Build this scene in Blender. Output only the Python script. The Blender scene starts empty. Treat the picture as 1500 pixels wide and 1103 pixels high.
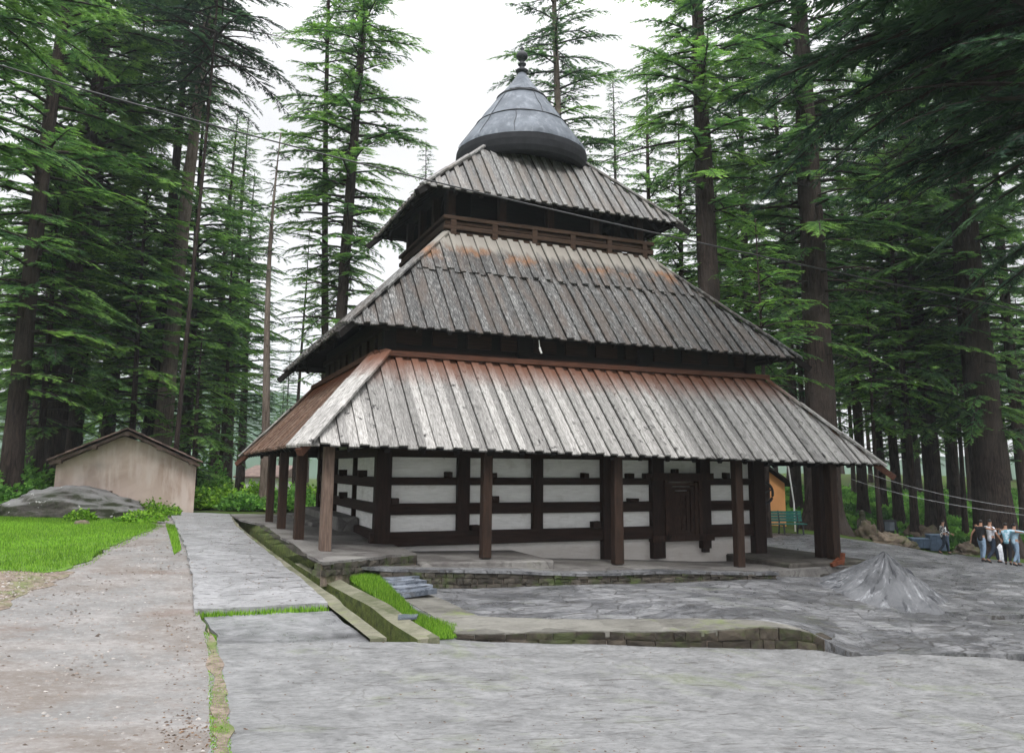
import bpy, math, random
import numpy as np
from mathutils import Vector
from mathutils.geometry import delaunay_2d_cdt
random.seed(7); RNG = np.random.default_rng(7)
SC = bpy.context.scene; COL = SC.collection
R = math.radians

# ------------------------------------------------------------------ camera
CAM = dict(f=1175.3, pitch=8.989, roll=-0.487, yaw=22.691, c=np.array([-5.172, -20.997, 2.057]))
def ray(u, v):
    r = R(CAM['roll']); c, s = math.cos(r), math.sin(r)
    a, b = u-750, 500-v
    x, y = (a*c+b*s)/CAM['f'], (-a*s+b*c)/CAM['f']
    t = R(CAM['pitch']); c, s = math.cos(t), math.sin(t)
    Y = c-y*s; Z = s+y*c
    t = R(CAM['yaw']); c, s = math.cos(t), math.sin(t)
    return np.array([x*c+Y*s, -x*s+Y*c, Z])
def aty(u, v, y): r = ray(u, v); return CAM['c']+r*(y-CAM['c'][1])/r[1]
def atd(u, v, d): return CAM['c']+ray(u, v)*d
cam = bpy.data.cameras.new('camera'); co = bpy.data.objects.new('camera', cam); COL.objects.link(co)
from mathutils import Matrix
yw, pt, rl = R(CAM['yaw']), R(CAM['pitch']), R(CAM['roll'])
fw = Vector((math.cos(pt)*math.sin(yw), math.cos(pt)*math.cos(yw), math.sin(pt)))
rt0 = Vector((math.cos(yw), -math.sin(yw), 0)); up0 = rt0.cross(fw)
c_, s_ = math.cos(rl), math.sin(rl)
rt = rt0*c_-up0*(-s_)*-1 if False else rt0*c_+up0*s_*1
# image x = X c - V s ; image y(up) = X s + V c  ->  camera right axis = c*rt0 - s*up0
rt = rt0*c_-up0*s_; up = rt0*s_+up0*c_
m = Matrix((rt, up, -fw)).transposed().to_4x4(); m.translation = Vector(CAM['c'])
co.matrix_world = m
cam.sensor_width = 36; cam.sensor_fit = 'HORIZONTAL'; cam.lens = 36*CAM['f']/1500
cam.shift_y = -(551.5-500)/1500*1.0; cam.clip_end = 3000; cam.clip_start = .1
SC.camera = co

# ------------------------------------------------------------------ heights
def rbf(pts, k=3.0):
    P = np.array(pts, float); n = len(P); xy = P[:, :2]
    d = np.sqrt(((xy[:, None]-xy[None])**2).sum(-1)+k*k)
    A = np.zeros((n+3, n+3)); A[:n, :n] = d+np.eye(n)*-.01; A[:n, n] = 1; A[:n, n+1:n+3] = xy; A[n, :n] = 1; A[n+1:n+3, :n] = xy.T
    w = np.linalg.solve(A, np.r_[P[:, 2], 0, 0, 0])
    def f(x, y):
        x = np.asarray(x, float); y = np.asarray(y, float)
        sh = x.shape; x = x.ravel(); y = y.ravel()
        dd = np.sqrt((x[:, None]-xy[:, 0])**2+(y[:, None]-xy[:, 1])**2+k*k)
        return (dd@w[:n]+w[n]+w[n+1]*x+w[n+2]*y).reshape(sh)
    return f
FAR = [(12,-6.8,-1.15),(16,-1.4,-1.0),(18.7,7.5,-.65),(21.7,5.6,-.85),(30.5,8.6,-2.0),(29.1,4.7,-1.97),(24,9.5,-.75),(40,5,-2.3),(45,15,-1.5),(60,40,.2),
 (30,30,.5),(50,60,1.2),(90,60,1.8),(-4.2,14.5,.15),(-3.2,11.4,.12),(-10.3,11.6,.2),(-12,32,.2),(-30,10,.4),(-30,40,.3),(-5.8,7.6,.18),(0,32,-.3),
 (0,60,-2.5),(-20,70,-1),(20,-30,-1.2),(-20,-15,.3),(-5,-21,.2),(12,30,0),(100,20,0),(-80,60,0),(40,100,1),
 (-7.7,-4.8,-.15),(-4.6,-6.1,-.42),(-4.4,-10,-.6),(-2.4,-5.8,-.42),(-2.2,-2.8,-.2),(-3,3,.05)]
PATHP = [(-1.6,-8.4,-.68),(-.6,-7.75,-.76),(2.5,-8.5,-.97),(5.6,-9.2,-1.14),(7,-12,-1.22),(6.4,-9.75,-1.14),(7.3,-10.1,-1.16),(8.3,-10.4,-1.18),(9.4,-10.8,-1.27),(12,-12,-1.35),(11,-8.5,-1.2)]
COURTP = [(-.7,-7.0,-.62),(-.6,-7.6,-.67),(1.0,-7.95,-.705),(2.5,-8.28,-.735),(4.0,-8.61,-.77),(5.55,-8.95,-.80),(6.4,-9.75,-1.13),(7.3,-10.1,-1.15),(8.3,-10.4,-1.15),(9.4,-10.8,-1.10),(12,-12,-1.18),(11.2,-8.2,-1.14),(8,-8,-1.0),(-.2,-3.4,-.5),(4,-3.5,-.64),(9.3,-3.5,-.74),(12.2,-2.4,-.86),(12,2,-.85),(6,0,-.8)]
Gp_ = rbf(FAR+PATHP, 1.3); Gc_ = rbf(FAR+COURTP, 1.3)
def far_blend(f, x, y):
    r = np.hypot(np.asarray(x)-10, np.asarray(y)-10); w = np.clip((r-90)/120, 0, 1)
    return f(x, y)*(1-w)+(-3.0)*w
def Gp(x, y): return far_blend(Gp_, x, y)
def Gc(x, y): return far_blend(Gc_, x, y)
def G(x, y): return np.minimum(Gp(x, y), Gc(x, y))
def on(u, v, f=Gp):                      # where a sight line meets the ground
    z = -.7
    r = ray(u, v); lo, hi = 3.0, 400.0
    t = lo
    while t < hi:
        p = CAM['c']+r*t
        if p[2] < float(f(p[0], p[1])): break
        t *= 1.03
    a, b = t/1.03, t
    for _ in range(30):
        mth = (a+b)/2; p = CAM['c']+r*mth
        if p[2] < float(f(p[0], p[1])): b = mth
        else: a = mth
    return CAM['c']+r*b
VER = rbf([(.4,-.2,-.22),(2,-2.2,-.22),(5.8,-2.2,-.38),(9.7,-2.2,-.58),(12.9,-2.2,-.6),(5.8,0,-.46),(10.5,0,-.70),(12.5,0,-.66),(2,0,-.27),(0,6,-.2),
  (-1.95,-3.3,.0),(-.2,-3.3,-.14),(4.1,-3.3,-.4),(9.5,-3.3,-.6)], 1.0)

VERL = rbf([(-1.85,-2.2,.19),(-2.2,-.8,.30),(-2.2,2.8,.32),(-2.2,5.7,.32),(-.3,0,.12),(0,9,.25),(.2,-2.3,.08),(-2.8,12,.2),(0,4,.2)], 1.0)
# ------------------------------------------------------------------ materials
class NT:
    def __init__(s, name, rough=.9, spec=.3):
        s.m = bpy.data.materials.new(name); s.m.use_nodes = True; s.t = s.m.node_tree; s.b = s.t.nodes['Principled BSDF']
        s.b.inputs['Roughness'].default_value = rough; s.b.inputs['Specular IOR Level'].default_value = spec
    def n(s, typ, out=0, **kw):
        nd = s.t.nodes.new(typ)
        ins = kw.pop('ins', {})
        for k, v in kw.items(): setattr(nd, k, v)
        for k, v in ins.items():
            if isinstance(v, bpy.types.NodeSocket): s.t.links.new(v, nd.inputs[k])
            else: nd.inputs[k].default_value = v
        return nd.outputs[out]
    def coord(s, kind='Object', scale=(1,1,1)):
        if kind == 'UV': c = s.n('ShaderNodeUVMap')
        else: c = s.n('ShaderNodeTexCoord', {'Generated':0,'Normal':1,'Object':3}[kind])
        return s.n('ShaderNodeMapping', ins={'Vector': c, 'Scale': scale})
    def noise(s, vec, scale=5, detail=4, rough=.55, dist=0):
        return s.n('ShaderNodeTexNoise', ins={'Vector': vec, 'Scale': scale, 'Detail': detail, 'Roughness': rough, 'Distortion': dist})
    def ramp(s, fac, stops, interp='LINEAR'):
        nd = s.t.nodes.new('ShaderNodeValToRGB'); s.t.links.new(fac, nd.inputs[0]); e = nd.color_ramp; e.interpolation = interp
        while len(e.elements) < len(stops): e.elements.new(.5)
        for el, (p, c) in zip(e.elements, stops):
            el.position = p; el.color = (c, c, c, 1) if not hasattr(c, '__len__') else (*c, 1)
        return nd.outputs[0]
    def mix(s, fac, a, b, mode='MIX'):
        nd = s.t.nodes.new('ShaderNodeMix'); nd.data_type = 'RGBA'; nd.blend_type = mode; nd.clamp_factor = True
        for k, v in ((0, fac), (6, a), (7, b)):
            if isinstance(v, bpy.types.NodeSocket): s.t.links.new(v, nd.inputs[k])
            elif hasattr(v, '__len__'): nd.inputs[k].default_value = (*v, 1)
            else: nd.inputs[k].default_value = v if k == 0 else (v, v, v, 1)
        return nd.outputs[2]
    def math(s, op, a, b=0.0):
        nd = s.t.nodes.new('ShaderNodeMath'); nd.operation = op
        for k, v in ((0, a), (1, b)):
            if isinstance(v, bpy.types.NodeSocket): s.t.links.new(v, nd.inputs[k])
            else: nd.inputs[k].default_value = v
        return nd.outputs[0]
    def attr(s, name): 
        return s.n('ShaderNodeAttribute', 2, attribute_name=name)
    def island(s): return s.n('ShaderNodeNewGeometry', 8)
    def col(s, c):
        if isinstance(c, bpy.types.NodeSocket): s.t.links.new(c, s.b.inputs['Base Color'])
        else: s.b.inputs['Base Color'].default_value = (*c, 1)
    def rough(s, c): s.t.links.new(c, s.b.inputs['Roughness'])
    def bump(s, h, strength=.5, dist=.02):
        o = s.n('ShaderNodeBump', ins={'Height': h, 'Strength': strength, 'Distance': dist}); s.t.links.new(o, s.b.inputs['Normal'])

def wood(name, dark, light, axis='X', rough=.8, s=1.0, bump=.6):
    k = NT(name, rough, .25); sc = {'X': (.9, 9, 9), 'Y': (9, .9, 9), 'Z': (9, 9, .9)}[axis]
    c = k.coord('Object', sc); n = k.noise(c, 2.2*s, 6, .65, .4); n2 = k.noise(k.coord(), 1.3, 3)
    col = k.ramp(n, [(.3, dark), (.7, light)]); col = k.mix(k.math('MULTIPLY', n2, .5), col, [d*.6 for d in dark]); 
    rnd = k.ramp(k.island(), [(0, .75), (1, 1.2)]); col = k.mix(1.0, col, rnd, 'MULTIPLY')
    k.col(col); k.bump(n, bump, .02); return k.m
def plain(name, c, rough=.7, var=.15, scale=6, metal=0):
    k = NT(name, rough); n = k.noise(k.coord(), scale, 4)
    k.col(k.ramp(n, [(.3, [x*(1-var) for x in c]), (.7, [x*(1+var) for x in c])])); k.b.inputs['Metallic'].default_value = metal; k.bump(n, .2, .01); return k.m

def roof_mat(name, base_d, base_l, streak_l, speck=.0, rust=None, h0=.75, rustcol=(.26, .085, .04), orange=False, brown=None, topgrey=None):
    base_d, base_l, streak_l = [[x*.85 for x in q] for q in (base_d, base_l, streak_l)]
    k = NT(name, .72, .3)
    uv = k.coord('UV', (7, .55, 1)); st = k.noise(uv, 2.0, 6, .7, .3)
    isl = k.island()
    col = k.mix(k.ramp(st, [(.33, 0), (.68, 1)]), base_d, base_l)
    fine = k.noise(k.coord('UV', (22, 2.2, 1)), 2.0, 5, .7)
    col = k.mix(k.ramp(fine, [(.50, 0), (.64, .8)]), col, streak_l); col = k.mix(k.ramp(fine, [(.34, .75), (.46, 0)]), col, [x*.45 for x in base_d])
    var = k.ramp(isl, [(0, .62), (.5, .95), (1, 1.25)]); col = k.mix(1.0, col, var, 'MULTIPLY')
    if brown: col = k.mix(k.ramp(k.noise(k.coord('UV', (2, .5, 1)), 1.0, 4), [(.45, 0), (.62, .6)]), col, brown)
    if speck:
        sp = k.noise(k.coord('UV', (1.3, 1, 1)), 3.4, 7, .68, .5)
        big = k.noise(k.coord(), .55, 3)
        f = k.math('MULTIPLY', k.ramp(sp, [(.59, 0), (.625, 1)]), k.ramp(big, [(.38, .15), (.58, speck)]))
        col = k.mix(f, col, (.035, .033, .032))
    h = k.attr('h')
    wob = k.math('ADD', h, k.math('MULTIPLY', k.math('SUBTRACT', k.noise(k.coord('UV', (3, .5, 1)), 1.4, 4), .5), .22))
    if rust: 
        col = k.mix(k.ramp(wob, [(h0-.10, 0), (h0+.18, .95)]), col, k.mix(st, [x*.55 for x in rustcol], [x*1.35 for x in rustcol]))
    if topgrey:
        col = k.mix(k.ramp(wob, [(.80, 0), (.87, .9)]), col, k.mix(st, [x*.7 for x in topgrey], topgrey))
    if orange:
        band = k.ramp(wob, [(.70, 0), (.765, 1), (.80, 1), (.86, 0)])
        blot = k.ramp(k.noise(k.coord(), .9, 4), [(.47, 0), (.64, .6)])
        col = k.mix(k.math('MULTIPLY', band, blot), col, (.36, .15, .045))
    k.col(col); k.bump(st, .5, .02); return k.m

M = {}
M['roof1'] = roof_mat('weathered_pale_boards', (.20,.192,.182), (.41,.395,.375), (.56,.545,.525), speck=1, rust=True, h0=.74, rustcol=(.18,.078,.048))
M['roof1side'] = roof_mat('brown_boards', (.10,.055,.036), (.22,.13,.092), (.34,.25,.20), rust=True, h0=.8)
M['roof2'] = roof_mat('dark_grey_boards', (.034,.034,.034), (.120,.118,.114), (.40,.395,.385), orange=True, brown=(.085,.062,.048), topgrey=(.33,.305,.27))
M['roof3'] = roof_mat('grey_boards', (.10,.098,.096), (.26,.257,.25), (.44,.435,.43), brown=(.15,.125,.105))
M['dwx'] = wood('dark_timber_x', (.010,.005,.0035), (.048,.024,.016), 'X')
M['dwy'] = wood('dark_timber_y', (.010,.005,.0035), (.048,.024,.016), 'Y')
M['dwz'] = wood('dark_timber_z', (.010,.005,.0035), (.044,.022,.015), 'Z')
M['doorwood'] = wood('carved_door_timber', (.012,.006,.004), (.085,.042,.027), 'Z', s=2.2)
M['blackx'] = wood('black_timber', (.005,.004,.0035), (.016,.012,.010), 'X')  # near-black timber tone for roof undersides, upper wall and gallery core
M['post'] = wood('post_timber', (.014,.008,.005), (.060,.032,.021), 'Z')
M['postpale'] = wood('pale_post_timber', (.075,.050,.038), (.24,.17,.135), 'Z')
M['rustx'] = wood('red_brown_board', (.055,.024,.015), (.15,.064,.040), 'X')
M['rusty'] = wood('red_brown_board_y', (.055,.024,.015), (.15,.064,.040), 'Y')
M['railx'] = wood('rail_timber', (.020,.012,.008), (.10,.058,.038), 'X')
M['hutwood'] = wood('hut_rafter', (.05,.035,.028), (.17,.12,.095), 'X')

def plaster():
    k = NT('white_plaster', .9, .2); c = k.coord(); n = k.noise(c, 1.6, 6, .6); st = k.noise(k.coord('Object', (1.2, 1.2, 7)), 2.2, 5, .65)
    col = k.mix(k.ramp(st, [(.35, 0), (.75, 1)]), (.74,.73,.715), (.90,.895,.88)); col = k.mix(k.ramp(n, [(.56, 0), (.75, .5)]), col, (.36,.33,.29))
    z = k.n('ShaderNodeSeparateXYZ', 2, ins={0: k.n('ShaderNodeTexCoord', 3)})
    low = k.math('ADD', z, k.math('MULTIPLY', n, .5))
    col = k.mix(k.ramp(low, [(.05, .6), (.5, 0)]), col, (.42,.36,.31))
    chip = k.ramp(k.noise(c, 7, 5, .7), [(.70, 0), (.74, .8)]); col = k.mix(chip, col, (.20,.16,.13))
    k.col(col); k.bump(k.math('ADD', st, n), .7, .03); return k.m
M['plaster'] = plaster()
def hutplaster():
    k = NT('pink_plaster', .92, .2); c = k.coord(); n = k.noise(c, .8, 6, .6, .6); st = k.noise(k.coord('Object', (2.0, 2.0, .35)), 1.6, 5, .6)
    col = k.mix(k.ramp(n, [(.3, 0), (.7, 1)]), (.42,.31,.255), (.64,.52,.45)); col = k.mix(k.ramp(st, [(.48, 0), (.62, .8)]), col, (.64,.545,.49))
    col = k.mix(k.ramp(k.noise(c, .55, 4), [(.54, 0), (.68, .5)]), col, (.29,.24,.215))
    k.col(col); k.bump(n, .4, .02); return k.m
M['hutplaster'] = hutplaster()
def lead():
    k = NT('grey_metal_sheet', .6, .35); c = k.coord('Object', (1, 1, 1)); n = k.noise(c, 1.7, 6, .65, .5); st = k.noise(k.coord('Object', (3, 3, .35)), 1.4, 5, .6)
    col = k.mix(k.ramp(n, [(.3, 0), (.7, 1)]), (.058,.070,.088), (.14,.16,.19)); col = k.mix(k.ramp(st, [(.52, 0), (.72, .7)]), col, (.22,.245,.28)); col = k.mix(k.ramp(k.noise(c, 5, 6, .75), [(.55, 0), (.68, .6)]), col, (.05,.06,.07))
    k.col(col); k.bump(k.noise(c, 2.5, 3), .5, .06); return k.m
M['lead'] = lead()
M['rimdark'] = plain('black_rim', (.012,.013,.016), .8, .4, 3)  # even near-black tone on the cone's lip and underside
M['darkmetal'] = plain('dark_metal', (.03,.033,.038), .55, .3)
def paving(name, ca, cb, joint, sx=1.0, sy=2.2, jw=.03, rough=(.35,.8), moss=0.0, wet=0, crackcol=(.05,.045,.04), cracks=.5, js=.5, cellw=.25, fine=.3, ct=.60, cs=2.2, an=(.9,5)):
    ca, cb = [x*.84 for x in ca], [x*.84 for x in cb]
    k = NT(name, .7, .4)
    w = k.noise(k.coord(), .9, 3)
    vec = k.n('ShaderNodeVectorMath', operation='ADD', ins={0: k.coord('Object', (sx, sy, 1)), 1: k.n('ShaderNodeVectorMath', operation='MULTIPLY', ins={0: k.n('ShaderNodeTexNoise', 1, ins={'Vector': k.coord(), 'Scale': 1.3, 'Detail': 3.0}), 1: (.55,.55,0)})})
    v1 = k.n('ShaderNodeTexVoronoi', 1, ins={'Vector': vec, 'Scale': 1.0}); ve = k.n('ShaderNodeTexVoronoi', 0, feature='DISTANCE_TO_EDGE', ins={'Vector': vec, 'Scale': 1.0})
    cell = k.n('ShaderNodeSeparateColor', 0, ins={0: v1})
    n = k.noise(k.coord(), 2.3, 8, .68, .4); str_ = k.noise(k.coord('Object', (*an, 1)), 1.8, 8, .72, .6)
    f = k.math('ADD', k.math('MULTIPLY', n, .6), k.math('ADD', k.math('MULTIPLY', k.math('SUBTRACT', cell, .5), cellw), k.math('MULTIPLY', str_, .4)))
    col = k.mix(k.ramp(f, [(.36, 0), (.64, 1)]), ca, cb)
    fn = k.noise(k.coord('Object', (1, 2, 1)), 9, 6, .75); col = k.mix(k.ramp(fn, [(.52, 0), (.70, fine)]), col, [x*.35 for x in ca]); col = k.mix(k.ramp(fn, [(.30, fine*.8), (.46, 0)]), col, [min(1, x*1.25) for x in cb])
    if wet: col = k.mix(k.ramp(k.noise(k.coord('Object', (1, 1.6, 1)), .55, 5, .6), [(.47, 0), (.62, wet)]), col, [x*.42 for x in ca])
    j = k.ramp(ve, [(jw*.3, 1), (jw, 0)]); j = k.math('MULTIPLY', j, k.ramp(n, [(.42, 0), (.58, js)]))
    col = k.mix(j, col, joint)
    cr = k.noise(k.coord('Object', (.7, 4.5, 1)), cs, 6, .62, .9)
    col = k.mix(k.ramp(cr, [(ct, 0), (ct+.022, cracks)]), col, crackcol)
    if moss: col = k.mix(k.ramp(k.noise(k.coord(), .8, 6, .7, .5), [(.56, 0), (.70, moss)]), col, (.15,.19,.05))
    k.col(col)
    k.rough(k.ramp(n, [(.35, rough[0]), (.65, rough[1])]))
    k.bump(k.math('SUBTRACT', k.math('ADD', k.math('ADD', str_, fn), k.math('MULTIPLY', cell, cellw)), k.math('MULTIPLY', j, 1.0)), .8, .03); return k.m
M['court'] = paving('slate_flagstones', (.085,.088,.096), (.32,.322,.332), (.03,.028,.026), 1.6, 2.6, .05, (.22,.6), moss=.14, wet=.55, js=.7, cellw=.18, cracks=.85, fine=.85, ct=.58, cs=2.6)
M['walk'] = paving('pale_stone_walk', (.23,.23,.235), (.38,.38,.39), (.10,.095,.085), 1.3, 1.6, .025, (.3,.6), crackcol=(.022,.020,.018), cracks=1, js=.5, cellw=.12, fine=.7, ct=.60, cs=2.4, an=(1.2,2.6))
M['fore'] = paving('pale_concrete_paving', (.155,.157,.158), (.30,.302,.303), (.12,.115,.10), .5, .35, .008, (.45,.8), moss=.32, cracks=.6, js=.4, cellw=0, fine=.7, ct=.61, cs=2.0, an=(1.3,2.4))
M['slab'] = paving('wet_slab', (.16,.165,.17), (.34,.34,.35), (.2,.2,.19), .4, .4, .01, (.2,.6), wet=.9, cracks=.3, js=0, cellw=0, fine=.5)
M['beige'] = paving('beige_concrete', (.115,.11,.095), (.24,.232,.205), (.10,.10,.08), .8, .8, .02, (.6,.9), moss=.85, cracks=.4, js=.1, fine=.4)
M['mossbeige'] = paving('mossy_concrete', (.085,.095,.045), (.235,.225,.165), (.12,.13,.06), .8, .8, .02, (.6,.9), moss=1, cracks=.3, js=.1, fine=.5)
M['veranda'] = paving('veranda_stone', (.11,.10,.095), (.26,.25,.235), (.06,.055,.05), 1.1, 1.4, .03, (.5,.8), cracks=.5, fine=.5, moss=.15)
M['slate'] = paving('blue_slate', (.07,.085,.11), (.26,.29,.34), (.03,.03,.03), .8, 4, .05, (.2,.5), cracks=.6)
def stone(name, a, b, moss=.0, scale=3.0):
    k = NT(name, .85, .3); c = k.coord(); n = k.noise(c, scale, 8, .65, .4); isl = k.island()
    col = k.mix(k.ramp(n, [(.3, 0), (.7, 1)]), a, b); col = k.mix(1.0, col, k.ramp(isl, [(0, .6), (1, 1.35)]), 'MULTIPLY')
    col = k.mix(k.ramp(k.noise(c, 1.4, 6, .7), [(.50, 0), (.62, moss)]), col, (.05,.085,.012))
    k.col(col); k.bump(n, .9, .05); return k.m
M['rubble'] = stone('mossy_rubble', (.015,.013,.010), (.105,.092,.075), .6)
M['moss'] = stone('moss_cover', (.018,.024,.008), (.10,.125,.028), .5, 7)
M['kerbstone'] = stone('kerb_stone', (.015,.012,.009), (.075,.062,.047), .35)
M['rock'] = stone('brown_rock', (.06,.046,.034), (.22,.175,.13), .55)
def boulder():
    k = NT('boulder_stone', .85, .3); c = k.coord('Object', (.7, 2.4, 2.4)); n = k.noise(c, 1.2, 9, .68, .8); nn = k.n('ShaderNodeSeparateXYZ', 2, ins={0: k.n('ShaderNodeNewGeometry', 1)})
    col = k.mix(k.ramp(n, [(.3, 0), (.7, 1)]), (.03,.028,.022), (.17,.155,.135))
    col = k.mix(k.ramp(k.noise(k.coord(), 1.0, 6, .7), [(.44, 0), (.56, .9)]), col, (.030,.038,.014))
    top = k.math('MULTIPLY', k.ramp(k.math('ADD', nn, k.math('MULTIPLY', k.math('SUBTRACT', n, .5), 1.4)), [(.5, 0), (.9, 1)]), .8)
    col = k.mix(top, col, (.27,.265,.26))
    col = k.mix(k.ramp(k.noise(k.coord(), 3.0, 4, .6), [(.66, 0), (.69, .9)]), col, (.55,.55,.52))
    k.col(col); k.bump(n, 1, .12); return k.m
M['boulder'] = boulder()
def moundm():
    k = NT('grey_rock_mound', .9, .15); n = k.noise(k.coord('UV', (1.6, 1.2, 1)), 1.6, 9, .7, .6); st = k.noise(k.coord('UV', (5, 1.0, 1)), 1.2, 8, .7, .8)
    col = k.mix(k.ramp(n, [(.3, 0), (.7, 1)]), (.065,.068,.074), (.18,.185,.195)); col = k.mix(k.ramp(st, [(.54, 0), (.62, .8)]), col, (.035,.037,.043)); col = k.mix(k.ramp(k.noise(k.coord('UV', (7, 1.6, 1)), 1.0, 7, .75, .5), [(.54, 0), (.66, .8)]), col, (.38,.39,.41))
    k.col(col); k.bump(k.math('ADD', n, st), .8, .06); return k.m
M['mound'] = moundm()
M['plinthdark'] = stone('dark_plinth_stone', (.028,.024,.02), (.11,.10,.088), .15)
def ground_m():
    k = NT('forest_floor', .95, .1); c = k.coord(); n = k.noise(c, .5, 8, .65); f = k.noise(c, 6, 6, .7)
    col = k.mix(k.ramp(n, [(.38, 0), (.55, 1)]), (.055,.048,.030), (.055,.10,.018)); col = k.mix(k.ramp(f, [(.45, 0), (.75, .5)]), col, (.09,.13,.03))
    k.col(col); k.bump(f, .8, .05); return k.m
M['ground'] = ground_m()
def dirt_m():
    k = NT('packed_dirt', .9, .2); c = k.coord(); n = k.noise(c, .45, 7, .62, .5); st = k.noise(k.coord('Object', (1, 1.3, 1)), 1.1, 10, .72); f = k.noise(c, 11, 8, .8)
    col = k.mix(k.ramp(n, [(.42, 0), (.58, 1)]), (.160,.142,.128), (.175,.172,.168)); col = k.mix(k.ramp(st, [(.45, 0), (.66, .8)]), col, (.27,.258,.25))
    col = k.mix(k.ramp(f, [(.53, 0), (.66, .75)]), col, (.13,.10,.085)); col = k.mix(k.ramp(f, [(.34, .45), (.47, 0)]), col, (.36,.345,.335));  col = k.mix(k.ramp(k.noise(k.coord('Object', (.8, 1.2, 1)), .8, 8, .7), [(.56, 0), (.68, .6)]), col, (.14,.10,.082))
    k.col(col); k.bump(k.math('ADD', st, k.math('MULTIPLY', f, .5)), .7, .03); return k.m
M['dirt'] = dirt_m()
def soil_m():
    k = NT('dark_soil', .95, .15); c = k.coord(); f = k.noise(c, 8, 7, .72); n = k.noise(c, 1.4, 5)
    col = k.mix(k.ramp(f, [(.35, 0), (.65, 1)]), (.09,.075,.055), (.30,.24,.20)); col = k.mix(k.ramp(n, [(.5, 0), (.66, .7)]), col, (.10,.16,.03))
    k.col(col); k.bump(f, .9, .04); return k.m
M['soil'] = soil_m()
M['lawnbase'] = plain('lawn_soil', (.085,.17,.018), .95, .35, 3)
def leafm(name, a, b, c3, trans=.25):
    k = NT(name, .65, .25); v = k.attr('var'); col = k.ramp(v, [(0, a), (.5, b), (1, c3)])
    big = k.noise(k.coord(), .22, 3); col = k.mix(1.0, col, k.ramp(big, [(.3, .72), (.7, 1.3)]), 'MULTIPLY')
    k.col(col)
    tr = k.n('ShaderNodeBsdfTranslucent', ins={'Color': col}); mx = k.n('ShaderNodeMixShader', ins={0: trans, 1: k.b.outputs[0], 2: tr})
    k.t.links.new(mx, k.t.nodes['Material Output'].inputs[0]); return k.m
M['needle_mid'] = leafm('cedar_needles_green', (.040,.100,.046), (.105,.225,.066), (.23,.41,.09), .42)
M['needle_dark'] = leafm('cedar_needles_dark', (.030,.075,.040), (.068,.150,.058), (.13,.26,.07), .38)
M['needle_bright'] = leafm('cedar_needles_bright', (.055,.140,.048), (.145,.305,.072), (.30,.52,.10), .45)
M['grass'] = leafm('lawn_grass', (.055,.13,.012), (.15,.34,.02), (.30,.50,.06), .3)
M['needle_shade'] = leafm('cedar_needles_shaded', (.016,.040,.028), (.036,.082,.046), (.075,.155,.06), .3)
M['fern'] = leafm('undergrowth_leaves', (.05,.14,.03), (.12,.29,.05), (.24,.48,.09), .4)
def bark_m(name, a, b, c3):
    k = NT(name, .95, .15); n = k.noise(k.coord('Object', (8, 8, .9)), 1.6, 8, .74, .9); n2 = k.noise(k.coord(), .35, 4)
    col = k.mix(k.ramp(n, [(.38, 0), (.62, 1)]), a, b); col = k.mix(k.ramp(n2, [(.45, 0), (.66, .7)]), col, c3)
    k.col(col); k.bump(n, 1, .2); return k.m
M['bark'] = bark_m('cedar_bark', (.012,.009,.008), (.085,.062,.052), (.10,.082,.072))
M['barkpale'] = bark_m('pale_bark', (.10,.075,.06), (.27,.215,.18), (.34,.29,.25))
M['twig'] = plain('twigs', (.030,.023,.019), .9, .3)

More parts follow.
